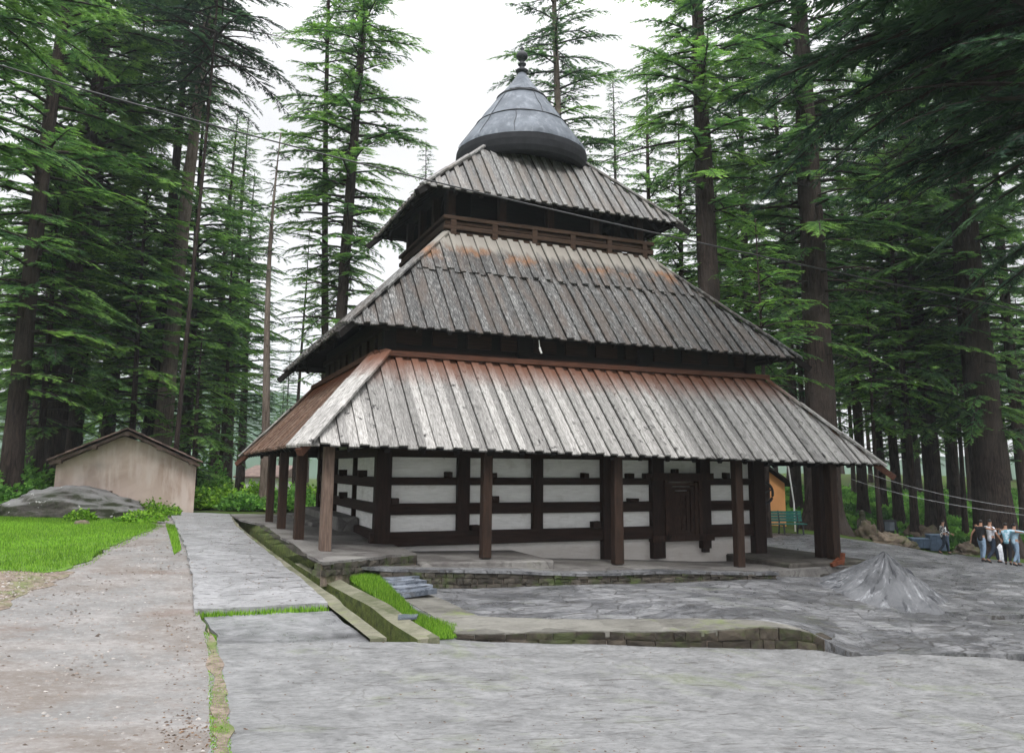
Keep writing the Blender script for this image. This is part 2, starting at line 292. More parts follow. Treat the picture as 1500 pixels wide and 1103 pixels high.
# ------------------------------------------------------------------ mesh building
def tag(o, label=None, cat=None, group=None, kind=None):
    if label: o['label'] = label
    if cat: o['category'] = cat
    if group: o['group'] = group
    if kind: o['kind'] = kind
    return o
def empty(name, loc, label, cat, group=None, rz=0):
    o = bpy.data.objects.new(name, None); COL.objects.link(o); o.location = loc; o.rotation_euler.z = rz; o.empty_display_size = .3
    return tag(o, label, cat, group)
class MB:
    def __init__(s): s.v = []; s.f = []; s.mi = []; s.uv = {}; s.h = {}
    def add(s, vs, fs, mi=0, uvs=None, hs=None):
        b = len(s.v); s.v += [tuple(map(float, p)) for p in vs]
        for i, f in enumerate(fs): s.f.append([b+j for j in f]); s.mi.append(mi)
        if uvs is not None:
            for i, q in enumerate(uvs): s.uv[b+i] = q
        if hs is not None:
            for i, q in enumerate(hs): s.h[b+i] = q
        return s
    def hexa(s, p, mi=0):        # 8 points: bottom 4 ccw, top 4 ccw
        return s.add(p, [(0,3,2,1),(4,5,6,7),(0,1,5,4),(1,2,6,5),(2,3,7,6),(3,0,4,7)], mi)
    def box(s, a, b, mi=0, bev=0.0):
        x0,y0,z0 = [min(a[i], b[i]) for i in range(3)]; x1,y1,z1 = [max(a[i], b[i]) for i in range(3)]
        if bev > 0:
            e = min(bev, (x1-x0)/3, (y1-y0)/3, (z1-z0)/3); vs = []; 
            rings = [(z0, e), (z0+e, 0), (z1-e, 0), (z1, e)]
            for z, i in rings:
                q = e if i == 0 else e
                if i: pts = [(x0+e,y0+e),(x1-e,y0+e),(x1-e,y1-e),(x0+e,y1-e)]; pts = [pts[0],pts[0],pts[1],pts[1],pts[2],pts[2],pts[3],pts[3]]; 
                if i: pts = [(x0+e,y0+e),(x0+e,y0+e),(x1-e,y0+e),(x1-e,y0+e),(x1-e,y1-e),(x1-e,y1-e),(x0+e,y1-e),(x0+e,y1-e)]
                if i: pts = [(x0+1.01*e,y0+e),(x1-1.01*e,y0+e),(x1-e,y0+1.01*e),(x1-e,y1-1.01*e),(x1-1.01*e,y1-e),(x0+1.01*e,y1-e),(x0+e,y1-1.01*e),(x0+e,y0+1.01*e)]
                else: pts = [(x0+e,y0),(x1-e,y0),(x1,y0+e),(x1,y1-e),(x1-e,y1),(x0+e,y1),(x0,y1-e),(x0,y0+e)]
                vs += [(x, y, z) for x, y in pts]
            fs = [tuple(range(7, -1, -1)), tuple(range(24, 32))]
            for r in range(3):
                for j in range(8): k = (j+1) % 8; fs.append((r*8+j, r*8+k, r*8+8+k, r*8+8+j))
            return s.add(vs, fs, mi)
        return s.hexa([(x0,y0,z0),(x1,y0,z0),(x1,y1,z0),(x0,y1,z0),(x0,y0,z1),(x1,y0,z1),(x1,y1,z1),(x0,y1,z1)], mi)
    def bar(s, p, q, w, h, mi=0, upv=(0,0,1)):
        p, q = Vector(p), Vector(q); d = (q-p).normalized(); sd = d.cross(Vector(upv)); 
        if sd.length < 1e-4: sd = Vector((1,0,0))
        sd.normalize(); u = sd.cross(d); a, b = sd*w/2, u*h/2
        return s.hexa([p-a-b, p+a-b, q+a-b, q-a-b, p-a+b, p+a+b, q+a+b, q-a+b], mi)
    def tube(s, pts, rad, n=6, mi=0, cap=True):
        P = [Vector(p) for p in pts]; N = len(P); vs = []; rad = rad if hasattr(rad, '__len__') else [rad]*N
        for i, p in enumerate(P):
            d = (P[min(i+1, N-1)]-P[max(i-1, 0)]).normalized(); a = d.cross(Vector((.13, .21, 1)) if abs(d.z) < .9 else Vector((1, .1, 0))).normalized(); b = d.cross(a)
            for j in range(n):
                t = 2*math.pi*j/n; vs.append(p+(a*math.cos(t)+b*math.sin(t))*rad[i])
        fs = []
        for i in range(N-1):
            for j in range(n): k = (j+1) % n; fs.append((i*n+j, i*n+k, (i+1)*n+k, (i+1)*n+j))
        if cap: fs += [tuple(range(n))[::-1], tuple((N-1)*n+j for j in range(n))]
        return s.add(vs, fs, mi)
    def lathe(s, prof, c, n=32, mi=0, wob=0):
        vs = []; 
        for r, z in prof:
            for j in range(n): t = 2*math.pi*j/n; vs.append((c[0]+r*math.cos(t), c[1]+r*math.sin(t), c[2]+z))
        fs = [(i*n+j, i*n+(j+1) % n, (i+1)*n+(j+1) % n, (i+1)*n+j) for i in range(len(prof)-1) for j in range(n)]
        return s.add(vs, fs, mi)
    def build(s, name, mats, parent=None, loc=None, smooth=False, **kw):
        me = bpy.data.meshes.new(name); me.from_pydata(s.v, [], s.f); me.update()
        mats = mats if isinstance(mats, (list, tuple)) else [mats]
        for m_ in mats: me.materials.append(M[m_] if isinstance(m_, str) else m_)
        me.polygons.foreach_set('material_index', s.mi)
        if s.uv:
            l = me.uv_layers.new(name='UVMap'); idx = np.zeros(len(me.loops), int); me.loops.foreach_get('vertex_index', idx)
            a = np.array([s.uv.get(i, (0, 0)) for i in range(len(s.v))], float)[idx]; l.data.foreach_set('uv', a.ravel())
        if s.h:
            at = me.attributes.new('h', 'FLOAT', 'POINT'); at.data.foreach_set('value', [s.h.get(i, 0) for i in range(len(s.v))])
        if smooth: me.polygons.foreach_set('use_smooth', [True]*len(me.polygons))
        o = bpy.data.objects.new(name, me); COL.objects.link(o)
        if parent is not None:
            o.parent = parent
            if loc is None:              # geometry given in world space: keep it there
                o.matrix_parent_inverse = Matrix.LocRotScale(parent.location, parent.rotation_euler, parent.scale).inverted()
        if loc is not None: o.location = loc
        return tag(o, **kw)
from mathutils import noise as mno
def fbm(x, y, z=0, o=4): return mno.fractal(Vector((x, y, z)), 1.0, 2.0, o)

# ------------------------------------------------------------------ world, light
w = bpy.data.worlds.new('World'); SC.world = w; w.use_nodes = True; t = w.node_tree; bg = t.nodes['Background']
sky = t.nodes.new('ShaderNodeTexSky'); sky.sky_type = 'NISHITA'; sky.sun_disc = False; sky.sun_elevation = R(50); sky.sun_rotation = R(200); sky.altitude = 2000
tc = t.nodes.new('ShaderNodeTexCoord'); mp = t.nodes.new('ShaderNodeMapping'); mp.inputs['Scale'].default_value = (1, 1, 2.5); t.links.new(tc.outputs[0], mp.inputs[0])
nz = t.nodes.new('ShaderNodeTexNoise'); nz.inputs['Scale'].default_value = 1.6; nz.inputs['Detail'].default_value = 5; t.links.new(mp.outputs[0], nz.inputs['Vector'])
cr = t.nodes.new('ShaderNodeValToRGB'); cr.color_ramp.elements[0].position = .35; cr.color_ramp.elements[0].color = (6.3,6.3,6.42,1); cr.color_ramp.elements[1].position = .65; cr.color_ramp.elements[1].color = (8.3,8.3,8.4,1)
t.links.new(nz.outputs[0], cr.inputs[0])
mx = t.nodes.new('ShaderNodeMix'); mx.data_type = 'RGBA'; mx.inputs[0].default_value = .93; t.links.new(sky.outputs[0], mx.inputs[6]); t.links.new(cr.outputs[0], mx.inputs[7])
sx = t.nodes.new('ShaderNodeSeparateXYZ'); t.links.new(tc.outputs[0], sx.inputs[0])       # overcast sky: brighter towards the zenith
zr = t.nodes.new('ShaderNodeMapRange'); zr.inputs['From Min'].default_value = .45; zr.inputs['From Max'].default_value = 1.0; zr.inputs['To Min'].default_value = 1.0; zr.inputs['To Max'].default_value = 4.4; t.links.new(sx.outputs[2], zr.inputs['Value'])
vm = t.nodes.new('ShaderNodeVectorMath'); vm.operation = 'SCALE'; t.links.new(mx.outputs[2], vm.inputs[0]); t.links.new(zr.outputs[0], vm.inputs['Scale'])
t.links.new(vm.outputs[0], bg.inputs[0]); bg.inputs[1].default_value = .09
su = bpy.data.lights.new('sun', 'SUN'); su.energy = 1.5; su.angle = R(14); su.color = (1, .97, .93); so = bpy.data.objects.new('sun', su); COL.objects.link(so)
so.rotation_euler = Vector((-math.sin(R(200))*math.cos(R(50)), -math.cos(R(200))*math.cos(R(50)), -math.sin(R(50)))).to_track_quat('-Z', 'Y').to_euler()
SC.view_settings.view_transform = 'Standard'; SC.view_settings.look = 'None'; SC.view_settings.exposure = .65

# ------------------------------------------------------------------ ground sheets
def ground_mesh():
    a = np.concatenate([-np.geomspace(420, 30, 22), np.linspace(-28, 60, 150), np.geomspace(64, 420, 22)])
    X, Y = np.meshgrid(a, a, indexing='ij'); Z = G(X, Y)
    near = ((X > -26) & (X < 45) & (Y > -24) & (Y < 22)); Z = Z-np.where(near, .06, 0.0)
    # channel of the drain and room under the temple
    n = len(a); b = MB(); b.v = [tuple(p) for p in np.stack([X, Y, Z], -1).reshape(-1, 3).tolist()]
    dr = [( -3.3, 9, .45), (-2.75, 3, .5), (-2.5, -1.5, .5), (-1.75, -8.3, .5)]
    vs = []
    for x, y, z in b.v:
        if -9.5 < y < 10.5 and -3.6 < x < -1.0: z -= .45
        vs.append((x, y, z))
    b.v = vs
    b.f = [(i*n+j, (i+1)*n+j, (i+1)*n+j+1, i*n+j+1) for i in range(n-1) for j in range(n-1)]; b.mi = [0]*len(b.f)
    return b.build('ground', 'ground', kind='structure', smooth=True)
ground_mesh()
def inpoly(x, y, P):
    c = False; n = len(P); j = n-1
    for i in range(n):
        if (P[i][1] > y) != (P[j][1] > y) and x < (P[j][0]-P[i][0])*(y-P[i][1])/(P[j][1]-P[i][1])+P[i][0]: c = not c
        j = i
    return c
def dens(P, step, jit=0.0):
    out = []
    for i in range(len(P)):
        a, b = np.array(P[i][:2]), np.array(P[(i+1) % len(P)][:2]); L = np.linalg.norm(b-a); k = max(1, int(L/step))
        nrm = np.array([-(b-a)[1], (b-a)[0]])/max(L, 1e-6)
        for q in range(k):
            p = a+(b-a)*q/k
            if jit: p = p+nrm*jit*fbm(p[0]*1.7+9, p[1]*1.7, 3.1)
            out.append(tuple(p))
    return out
def sheet(name, poly, f, off, mat, step=.5, skirt=.15, jit=.06, rough=.012, **kw):
    P = dens(poly, step*.6, jit); xs = [p[0] for p in P]; ys = [p[1] for p in P]; pts = [Vector(p) for p in P]; nb = len(pts)
    x = min(xs)
    while x < max(xs):
        y = min(ys)
        while y < max(ys):
            q = (x+random.uniform(-.2, .2)*step, y+random.uniform(-.2, .2)*step)
            if inpoly(q[0], q[1], P): pts.append(Vector(q))
            y += step
        x += step
    v2, e2, f2, *_ = delaunay_2d_cdt(pts, [(i, (i+1) % nb) for i in range(nb)], [list(range(nb))], 1, 1e-5)
    A = np.array([(p.x, p.y) for p in v2]); Z = f(A[:, 0], A[:, 1])+off
    b = MB(); vs = [(p[0], p[1], float(z)+rough*fbm(p[0]*1.3, p[1]*1.3, 5)) for p, z in zip(A, Z)]
    b.add(vs, [tuple(q) for q in f2])
    if skirt:
        cnt = {}
        for q in f2:
            for i in range(len(q)): e = (q[i], q[(i+1) % len(q)]); cnt[e] = 1
        base = len(vs); ed = [e for e in cnt if (e[1], e[0]) not in cnt]
        for a_, c_ in ed:
            p, q = vs[a_], vs[c_]; b.add([p, q, (q[0], q[1], q[2]-skirt), (p[0], p[1], p[2]-skirt)], [(1, 0, 3, 2)])
    return b.build(name, mat, **kw)
EB = None
def px(L, f=Gp): return [tuple(on(u, v, f)[:2]) if u is not None else (-.6+6.15*v/8, -7.6-1.35*v/8+.12) for u, v in L]
st = dict(kind='structure')
sheet('dirt_path', px([(-160,1180),(-120,900),(-60,870),(0,868),(70,838),(130,822),(160,800),(215,775),(240,752),(262,752),(275,790),(288,840),(290,900),(312,930),(318,960),(330,1010),(300,1180)]), Gp, .0, 'dirt', .5, .1, .15, **st)
sheet('soil_patch', px([(-200,900),(-100,838),(0,832),(60,836),(110,838),(60,860),(10,880),(-40,920)]), Gp, .008, 'soil', .4, .1, .25, **st)
LAWN = px([(-420,800),(-200,762),(0,758),(215,764),(232,772),(190,788),(150,806),(128,824),(66,840),(0,836),(-120,850)])
sheet('lawn_ground', LAWN, Gp, .02, 'lawnbase', .5, .1, .2, **st)
sheet('stone_walk', px([(248,752),(336,755),(345,773),(368,793),(400,818),(425,840),(448,858),(480,889),(400,893),(285,898),(281,850),(272,805),(258,775)]), Gp, .07, 'walk', .4, .2, .05, **st)
sheet('wet_slab', px([(299,902),(380,897),(486,893),(545,940),(550,946),(312,948),(318,930)]), Gp, -.02, 'slab', .3, .1, .05, **st)
sheet('foreground_pavement', px([(312,944),(545,940),(610,940),(668,934)]+[(None,k_) for k_ in range(1,9)]+[(1250,954),(1400,961),(1500,966),(1720,990),(1850,1200),(290,1200),(322,985)]), Gp, .0, 'fore', .4, .2, .03, **st)
E0_, E1_ = on(668, 929, Gc)[:2], on(1187, 926, Gc)[:2]; EDGE = [tuple(E0_+(E1_-E0_)*k_/8) for k_ in range(9)]
COURT = px([(600,858),(578,876),(600,890),(655,918)], Gc)+[(x_, y_+.14) for x_, y_ in EDGE]+px([(1222,944),(1240,953),(1395,955),(1500,958),(1760,965),(1900,900),(1560,832),(1480,822),(1400,811),(1290,796),(1180,782),(1120,780),(1000,780)], Gc)
sheet('slate_court', COURT, Gc, .0, 'court', .45, .30, .03, **st)
sheet('pale_court_edge', px([(600,884),(576,874),(632,872),(700,903),(850,908),(1010,906),(1120,910)], Gc)+[(x_, y_+.02) for x_, y_ in EDGE[::-1]]+px([(655,916)], Gc), Gc, .012, 'beige', .3, .1, .04, **st)
# upper right court piece: step up beyond the foreground
sheet('raised_paving', px([(1418,908),(1500,906),(1900,930),(1900,850),(1560,840),(1440,868)], Gc), Gc, .09, 'court', .5, .25, .03, **st)

BANKTOP = [tuple(on(u, v, VERL)[:2]) for u, v in [(352,761),(386,768),(412,786),(431,797),(449,811),(472,823)]]
# drain: two kerbs and a mossy channel
DL = [(338,757),(352,775),(374,793),(411,821),(436,840),(487,877),(530,912),(566,940)]
DR = [(344,757),(364,772),(391,797),(419,820),(448,839),(488,864),(532,886),(576,919),(612,941)]
def line3(L, f, off): return [np.array([*on(u, v, f)[:2], 0])+[0,0,float(f(*on(u, v, f)[:2]))+off] for u, v in L]
def resample(P, n):
    P = np.array(P); d = np.r_[0, np.cumsum(np.linalg.norm(np.diff(P[:, :2], axis=0), axis=1))]; t_ = np.linspace(0, d[-1], n)
    return np.stack([np.interp(t_, d, P[:, i]) for i in range(3)], 1)
dl = resample(line3(DL, Gp, .06), 60); drr = resample(line3(DR, Gp, .05), 60)
def strip(b, A, B, mi=0, dz=0):
    n = len(A); b.add(list(A)+list(B), [(i, i+1, n+i+1, n+i) for i in range(n-1)], mi)
wob = np.array([[.03*fbm(i*.4, 0, 1), .03*fbm(i*.4, 5, 1), 0] for i in range(60)])
b = MB(); dl = dl+wob; drr = drr-wob
cl, crr = dl-[0,0,.42], drr-[0,0,.45]
dirn = (drr-dl); dirn[:, 2] = 0; dirn /= np.linalg.norm(dirn, axis=1)[:, None]
lo = dl-dirn*.26
strip(b, lo, dl, 0); strip(b, dl, cl, 1); strip(b, cl, crr, 2); strip(b, crr, drr, 1)
bt = resample([[x, y, float(VERL(x, y))-.01] for x, y in BANKTOP], 40); bl = resample(line3([(346,758),(366,773),(393,798),(421,819),(455,836)], Gp, .03), 40)
bm_ = (bt+bl)/2; bm_[:, 2] += .05; bm_ += np.array([[.05*fbm(i*.5, 3, 1), .05*fbm(i*.5, 8, 1), .05*fbm(i*.9, 2, 7)] for i in range(40)])
strip(b, bl, bm_, 1); strip(b, bm_, bt, 3); bl2 = bl-[0,0,.4]; strip(b, bl2, bl, 1)
ro = drr+dirn*.36; ro[:, 2] += .015
i0 = int(np.argmax(drr[:, 1] < on(449, 827, Gp)[1])); strip(b, drr[i0:], ro[i0:], 0); drr_, ro = drr, ro[i0:]; ro2 = ro-[0,0,.2]; strip(b, ro, ro2, 0)
for A_, B_ in ((lo[-1], dl[-1]), (drr[-1], ro[-1]), (ro[0], drr[i0])): b.add([A_, B_, B_-[0,0,.6], A_-[0,0,.6]], [(0,1,2,3)], 0)
drain = b.build('drain', ['mossbeige', 'moss', 'soil', 'rubble'], label='open stone drain with mossy sides running from the hut walk down past the temple corner', cat='drain')

# grass blades
def blades(name, P, f, n, hgt, mat, w=.012, off=0, kw=None, lean=.4, parent=None, dens_fn=None):
    xs = [p[0] for p in P]; ys = [p[1] for p in P]; x = []; 
    tries = 0
    while len(x) < n and tries < n*12:
        tries += 1; q = (random.uniform(min(xs), max(xs)), random.uniform(min(ys), max(ys)))
        if inpoly(q[0], q[1], P) and (dens_fn is None or random.random() < dens_fn(*q)): x.append(q)
    X = np.array(x); n = len(X); Z = f(X[:, 0], X[:, 1])+off
    a = RNG.uniform(0, 2*np.pi, n); h = hgt*RNG.uniform(.5, 1.2, n); ln = RNG.uniform(0, lean, n)*h; b_ = RNG.uniform(0, 2*np.pi, n)
    base = np.stack([X[:, 0], X[:, 1], Z-.01], 1); sd = np.stack([np.cos(a), np.sin(a), 0*a], 1)*w
    tip = base+np.stack([np.cos(b_)*ln, np.sin(b_)*ln, h], 1)
    V = np.stack([base-sd, base+sd, tip], 1).reshape(-1, 3)
    var = np.repeat(RNG.uniform(0, 1, n), 3)
    return tris(name, V, var, mat, **(kw or {}))
def tris(name, V, var, mats, matidx=None, parent=None, quads=None, **kw):
    me = bpy.data.meshes.new(name); nv = len(V); nt = nv//3
    me.vertices.add(nv); me.vertices.foreach_set('co', V.astype(np.float32).ravel()); me.loops.add(nv); me.loops.foreach_set('vertex_index', np.arange(nv, dtype=np.int32))
    me.polygons.add(nt); me.polygons.foreach_set('loop_start', np.arange(0, nv, 3, dtype=np.int32)); 
    mats = mats if isinstance(mats, (list, tuple)) else [mats]
    for m_ in mats: me.materials.append(M[m_])
    if matidx is not None: me.polygons.foreach_set('material_index', matidx.astype(np.int32))
    at = me.attributes.new('var', 'FLOAT', 'POINT'); at.data.foreach_set('value', var.astype(np.float32))
    me.update(calc_edges=True)
    o = bpy.data.objects.new(name, me); COL.objects.link(o)
    if parent: o.parent = parent
    return tag(o, **kw)
blades('lawn_grass', LAWN, Gp, 90000, .075, 'grass', .008, .02, dict(kind='stuff', label='bright green mown lawn beside the long boulder'))
def grow(P, d):
    c = np.mean(np.array(P), 0); return [tuple(np.array(p)+(np.array(p)-c)/max(np.linalg.norm(np.array(p)-c), .01)*d) for p in P]
blades('lawn_fringe', grow(LAWN, .28), Gp, 5000, .05, 'grass', .008, .0, dict(kind='stuff', label='sparse grass fraying over the edge of the dirt path'), dens_fn=lambda x, y: 0.02 if inpoly(x, y, LAWN) else 1)
GS = px([(479,827),(520,832),(545,842),(572,866),(590,885),(612,905),(640,915),(668,924),(664,936),(638,937),(600,912),(577,898),(524,860)], Gp)
blades('grass_strip', GS, Gp, 22000, .13, 'grass', .010, .02, dict(kind='stuff', label='strip of bright grass growing between the drain kerb and the slates'))
sheet('grass_strip_ground', GS, Gp, .03, 'lawnbase', .3, .2, .03, **st)
blades('grass_wisps', px([(243,770),(256,772),(265,806),(255,812)]), Gp, 2500, .12, 'grass', .012, .0, dict(kind='stuff'))
blades('step_grass', px([(285,903),(290,895),(478,887),(482,893),(400,898)]), Gp, 1500, .10, 'grass', .010, -.03, dict(kind='stuff'))
blades('path_edge_moss', px([(298,925),(316,930),(322,970),(332,1010),(345,1180),(312,1180),(305,960)]), Gp, 9000, .045, 'grass', .014, -.02, dict(kind='stuff'))

sheet('moss_strip', px([(303,918),(313,930),(319,960),(331,1003),(343,1180),(318,1180),(311,1003),(307,960)]), Gp, .01, 'soil', .25, .03, .07, **st)
def pebbles(name, P, f, n, s0, s1, mat, label, off=0.0, flat=.5):
    xs = [p[0] for p in P]; ys = [p[1] for p in P]; pts = []
    while len(pts) < n:
        q = (random.uniform(min(xs), max(xs)), random.uniform(min(ys), max(ys)))
        if inpoly(q[0], q[1], P) and fbm(q[0]*.5, q[1]*.5, 9, 3) > random.uniform(-.6, .5): pts.append(q)
    P_ = np.array(pts); n = len(P_); Z = f(P_[:, 0], P_[:, 1])+off; r = RNG.uniform(0, 1, n)**3*(s1-s0)+s0
    oc = np.array([[1,0,0],[-1,0,0],[0,1,0],[0,-1,0],[0,0,1],[0,0,-1]], float); F = np.array([[0,2,4],[2,1,4],[1,3,4],[3,0,4]])
    a = RNG.uniform(0, 6.28, n); O = oc[None]*(r[:, None, None]*RNG.uniform(.6, 1.4, (n, 6, 1)))*np.array([1, 1, flat]); c, s_ = np.cos(a)[:, None], np.sin(a)[:, None]
    X = O[..., 0]*c-O[..., 1]*s_+P_[:, 0:1]; Y = O[..., 0]*s_+O[..., 1]*c+P_[:, 1:2]; W = np.stack([X, Y, O[..., 2]+Z[:, None]], -1)[:, F]
    return tris(name, W.reshape(-1, 3), np.repeat(RNG.uniform(0, 1, n), 12), mat, kind='stuff', label=label)
def grit_m(name, stops):
    k = NT(name, .9, .2); k.col(k.ramp(k.attr('var'), stops)); return k.m
M['grit'] = grit_m('grit', [(0, (.07,.055,.045)), (.5, (.20,.165,.14)), (.8, (.24,.22,.205)), (1, (.36,.34,.32))])
M['litter'] = grit_m('needle_litter', [(0, (.035,.022,.014)), (.6, (.10,.055,.03)), (1, (.19,.12,.07))])
DIRTP = px([(-60,1160),(-60,880),(0,868),(70,838),(130,822),(160,800),(215,775),(240,752),(262,752),(275,790),(288,840),(290,900),(308,930),(316,960),(325,1010),(300,1160)])
pebbles('gravel', DIRTP, Gp, 3800, .006, .035, 'grit', 'small grit and stones strewn over the dirt path')
pebbles('soil_gravel', px([(-100,850),(0,835),(110,840),(60,862),(0,880)]), Gp, 2500, .008, .05, 'grit', 'small stones on the dark soil by the lawn')
pebbles('path_edge_litter', px([(240,905),(295,900),(312,960),(322,1100),(240,1100)]), Gp, 450, .006, .02, 'litter', 'brown leaf litter along the right edge of the dirt path', .005, .4)
pebbles('walk_litter', px([(250,756),(338,757),(414,822),(476,886),(290,894),(281,850)]), Gp, 900, .006, .028, 'litter', 'scattered brown needles on the pale stone walk', .075, .3)
pebbles('court_litter', px([(312,946),(610,942),(1190,955),(1500,970),(1720,1000),(1850,1150),(330,1150)]), Gp, 1600, .004, .018, 'litter', 'scattered brown needles on the foreground paving', .002, .3)
blades('strip_fringe', grow(GS, .10), Gp, 2500, .07, 'grass', .008, .05, dict(kind='stuff', label='sparse grass fraying over the drain kerb'), dens_fn=lambda x, y: 0.02 if inpoly(x, y, GS) else 1)
# slate slabs left of the court
for i, (u0, v0, u1, v1) in enumerate([(536,836,566,834),(545,841,580,840),(556,847,592,846),(563,853,604,851),(570,860,614,857),(574,867,622,863),(578,873,628,869)]):
    a, c = on(u0, v0, Gp), on(u1, v1, Gp); d = (c-a); 
    b = MB(); z = float(Gp(a[0], a[1]))+.10-.004*i; P0 = np.array([a[0], a[1], z]); P1 = np.array([c[0], c[1], z]); n_ = np.array([-(P1-P0)[1], (P1-P0)[0], 0]); n_ /= np.linalg.norm(n_); wd = .5
    q = [P0-n_*wd*.5, P1-n_*wd*.5, P1+n_*wd*.6, P0+n_*wd*.6]
    b.hexa([p-[0,0,.09] for p in q]+[p+[0,0,random.uniform(0,.012)] for p in q])
    b.build('slate_slab', 'slate', label=['topmost','second','third','middle','fifth','sixth','lowest'][i]+' blue-grey slate slab in the row left of the stone terrace wall', cat='slate slab', group='slate slabs laid beside the grass strip')
a = on(597, 912, Gp); z = float(Gp(a[0], a[1]))+.09
b = MB(); b.hexa([(a[0]-.22,a[1]-.16,z),(a[0]+.1,a[1]-.2,z),(a[0]+.22,a[1]+.1,z),(a[0]-.12,a[1]+.2,z),(a[0]-.22,a[1]-.16,z+.03),(a[0]+.1,a[1]-.2,z+.035),(a[0]+.22,a[1]+.1,z+.03),(a[0]-.12,a[1]+.2,z+.035)])
b.build('slate_tile', 'slate', label='small dark slate tile lying on the drain kerb next to the grass', cat='slate tile')

# masonry walls built of stones
def masonry(name, line, top, bot, mat, cap, courses, L, label, cat, seed=1, depth=.3):
    rnd = random.Random(seed); b = MB(); P = resample(line, 200); d = np.r_[0, np.cumsum(np.linalg.norm(np.diff(P[:, :2], axis=0), axis=1))]
    def at(s): return np.array([np.interp(s, d, P[:, 0]), np.interp(s, d, P[:, 1])])
    for c in range(courses):
        s = rnd.uniform(-.3, 0)
        while s < d[-1]:
            w_ = L*rnd.uniform(.5, 1.6); s0, s1 = max(s, 0)+.008, min(s+w_, d[-1])-.008; s += w_
            if s1-s0 < .05: continue
            p, q = at(s0), at(s1); t_ = (q-p)/np.linalg.norm(q-p); n_ = np.array([t_[1], -t_[0]])   # outward
            o_ = rnd.uniform(-.02, .035)
            def zz(pp, k): T = top(*pp); B = bot(*pp); return B+(T-B)*k
            k0, k1 = c/courses+.02, (c+1)/courses-.02; jit = lambda: rnd.uniform(-.012, .012)
            f0, f1, g0, g1 = p+n_*o_, q+n_*o_, p-n_*depth, q-n_*depth; e = .018
            pts = []
            for k, zo in ((k0, 0), (k1, 0)):
                pts += [(f0[0], f0[1], zz(p, k)+jit()), (f1[0], f1[1], zz(q, k)+jit()), (g1[0], g1[1], zz(q, k)), (g0[0], g0[1], zz(p, k))]
            # bulged face
            m0 = (f0+f1)/2+n_*rnd.uniform(.0, .03)
            zc_ = (pts[0][2]+pts[5][2])/2; vs = pts+[(m0[0], m0[1], zc_)]
            b.add(vs, [(0,3,2,1),(4,5,6,7),(1,2,6,5),(2,3,7,6),(3,0,4,7),(0,1,8),(1,5,8),(5,4,8),(4,0,8)])
    # dark core
    A = P.copy(); n_ = np.gradient(P[:, :2], axis=0); n_ /= np.linalg.norm(n_, axis=1)[:, None]; nn = np.stack([n_[:, 1], -n_[:, 0]], 1)
    A[:, :2] = P[:, :2]-nn*.03; T = A.copy(); T[:, 2] = [top(x, y)-.01 for x, y in A[:, :2]]; B = A.copy(); B[:, 2] = [bot(x, y)-.2 for x, y in A[:, :2]]
    strip(b, B, T, 1)
    return b.build(name, [mat, 'soil'], label=label, cat=cat)
led = [[*p, 0.0] for p in EDGE]+[[*on(1206, 936, Gc)[:2], 0.0]]
masonry('stone_ledge', led, lambda x, y: float(Gc(x, y))-.0, lambda x, y: float(Gp(x, y))-.05, 'kerbstone', None, 2, .42, 'low mossy stone ledge wall along the front edge of the slate court', 'stone wall', 3, .25)
TER = [np.array([x, -3.55+.02*x*0, 0.]) for x in np.linspace(-.9, 9.75, 30)]
def tertop(x, y): return float(VER(x, y))-.03
masonry('terrace_wall', TER, tertop, lambda x, y: float(Gc(x, y))-.05, 'rubble', None, 3, .26, 'dark mossy rubble wall holding up the terrace before the temple', 'stone wall', 5, .3)
# terrace top
sheet('terrace_paving', [(-1.85,-3.2),(-.9,-3.35),(4,-3.35),(9.75,-3.35),(9.85,-3.1),(11.6,-3.0),(13.9,-2.9),(14.2,2),(14,10),(12.1,9.9),(12.1,.1),(.1,.1),(.1,-1.8),(-2.15,-1.8)], VER, -.02, 'veranda', .5, .5, .04, **st)
TL = [(-1.85,-3.35),(-.9,-3.6),(9.8,-3.6),(9.8,-3.25),(-.9,-3.1),(-1.85,-3.0)]
sheet('terrace_coping', TL, VER, .012, 'court', .3, .06, .05, **st)

# ------------------------------------------------------------------ temple
T = empty('temple', (6, 4.9, -.4), 'tall wooden temple with three tiered plank roofs and a metal cone on top', 'temple')
def part(name, b, mats, **kw): return b.build(name, mats, parent=T, **kw)
DY = 9.8
b = MB(); b.box((.05,.06,-1.4),(12.2,DY-.05,2.9)); part('plaster_wall', b, 'plaster')
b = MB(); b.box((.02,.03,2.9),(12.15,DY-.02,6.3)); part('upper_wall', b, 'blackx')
def beamx(name, x0, x1, y0, y1, z0, z1, mat='dwx', kind='beam', bev=.015, j=.012):
    b = MB(); b.box((x0,y0,z0),(x1,y1,z1), 0, bev)
    # slightly hewn
    b.v = [(x+random.uniform(-j,j)*.4, y+random.uniform(-j,j)*.4, z+random.uniform(-j,j)*.6) for x,y,z in b.v]
    return part(name, b, mat)
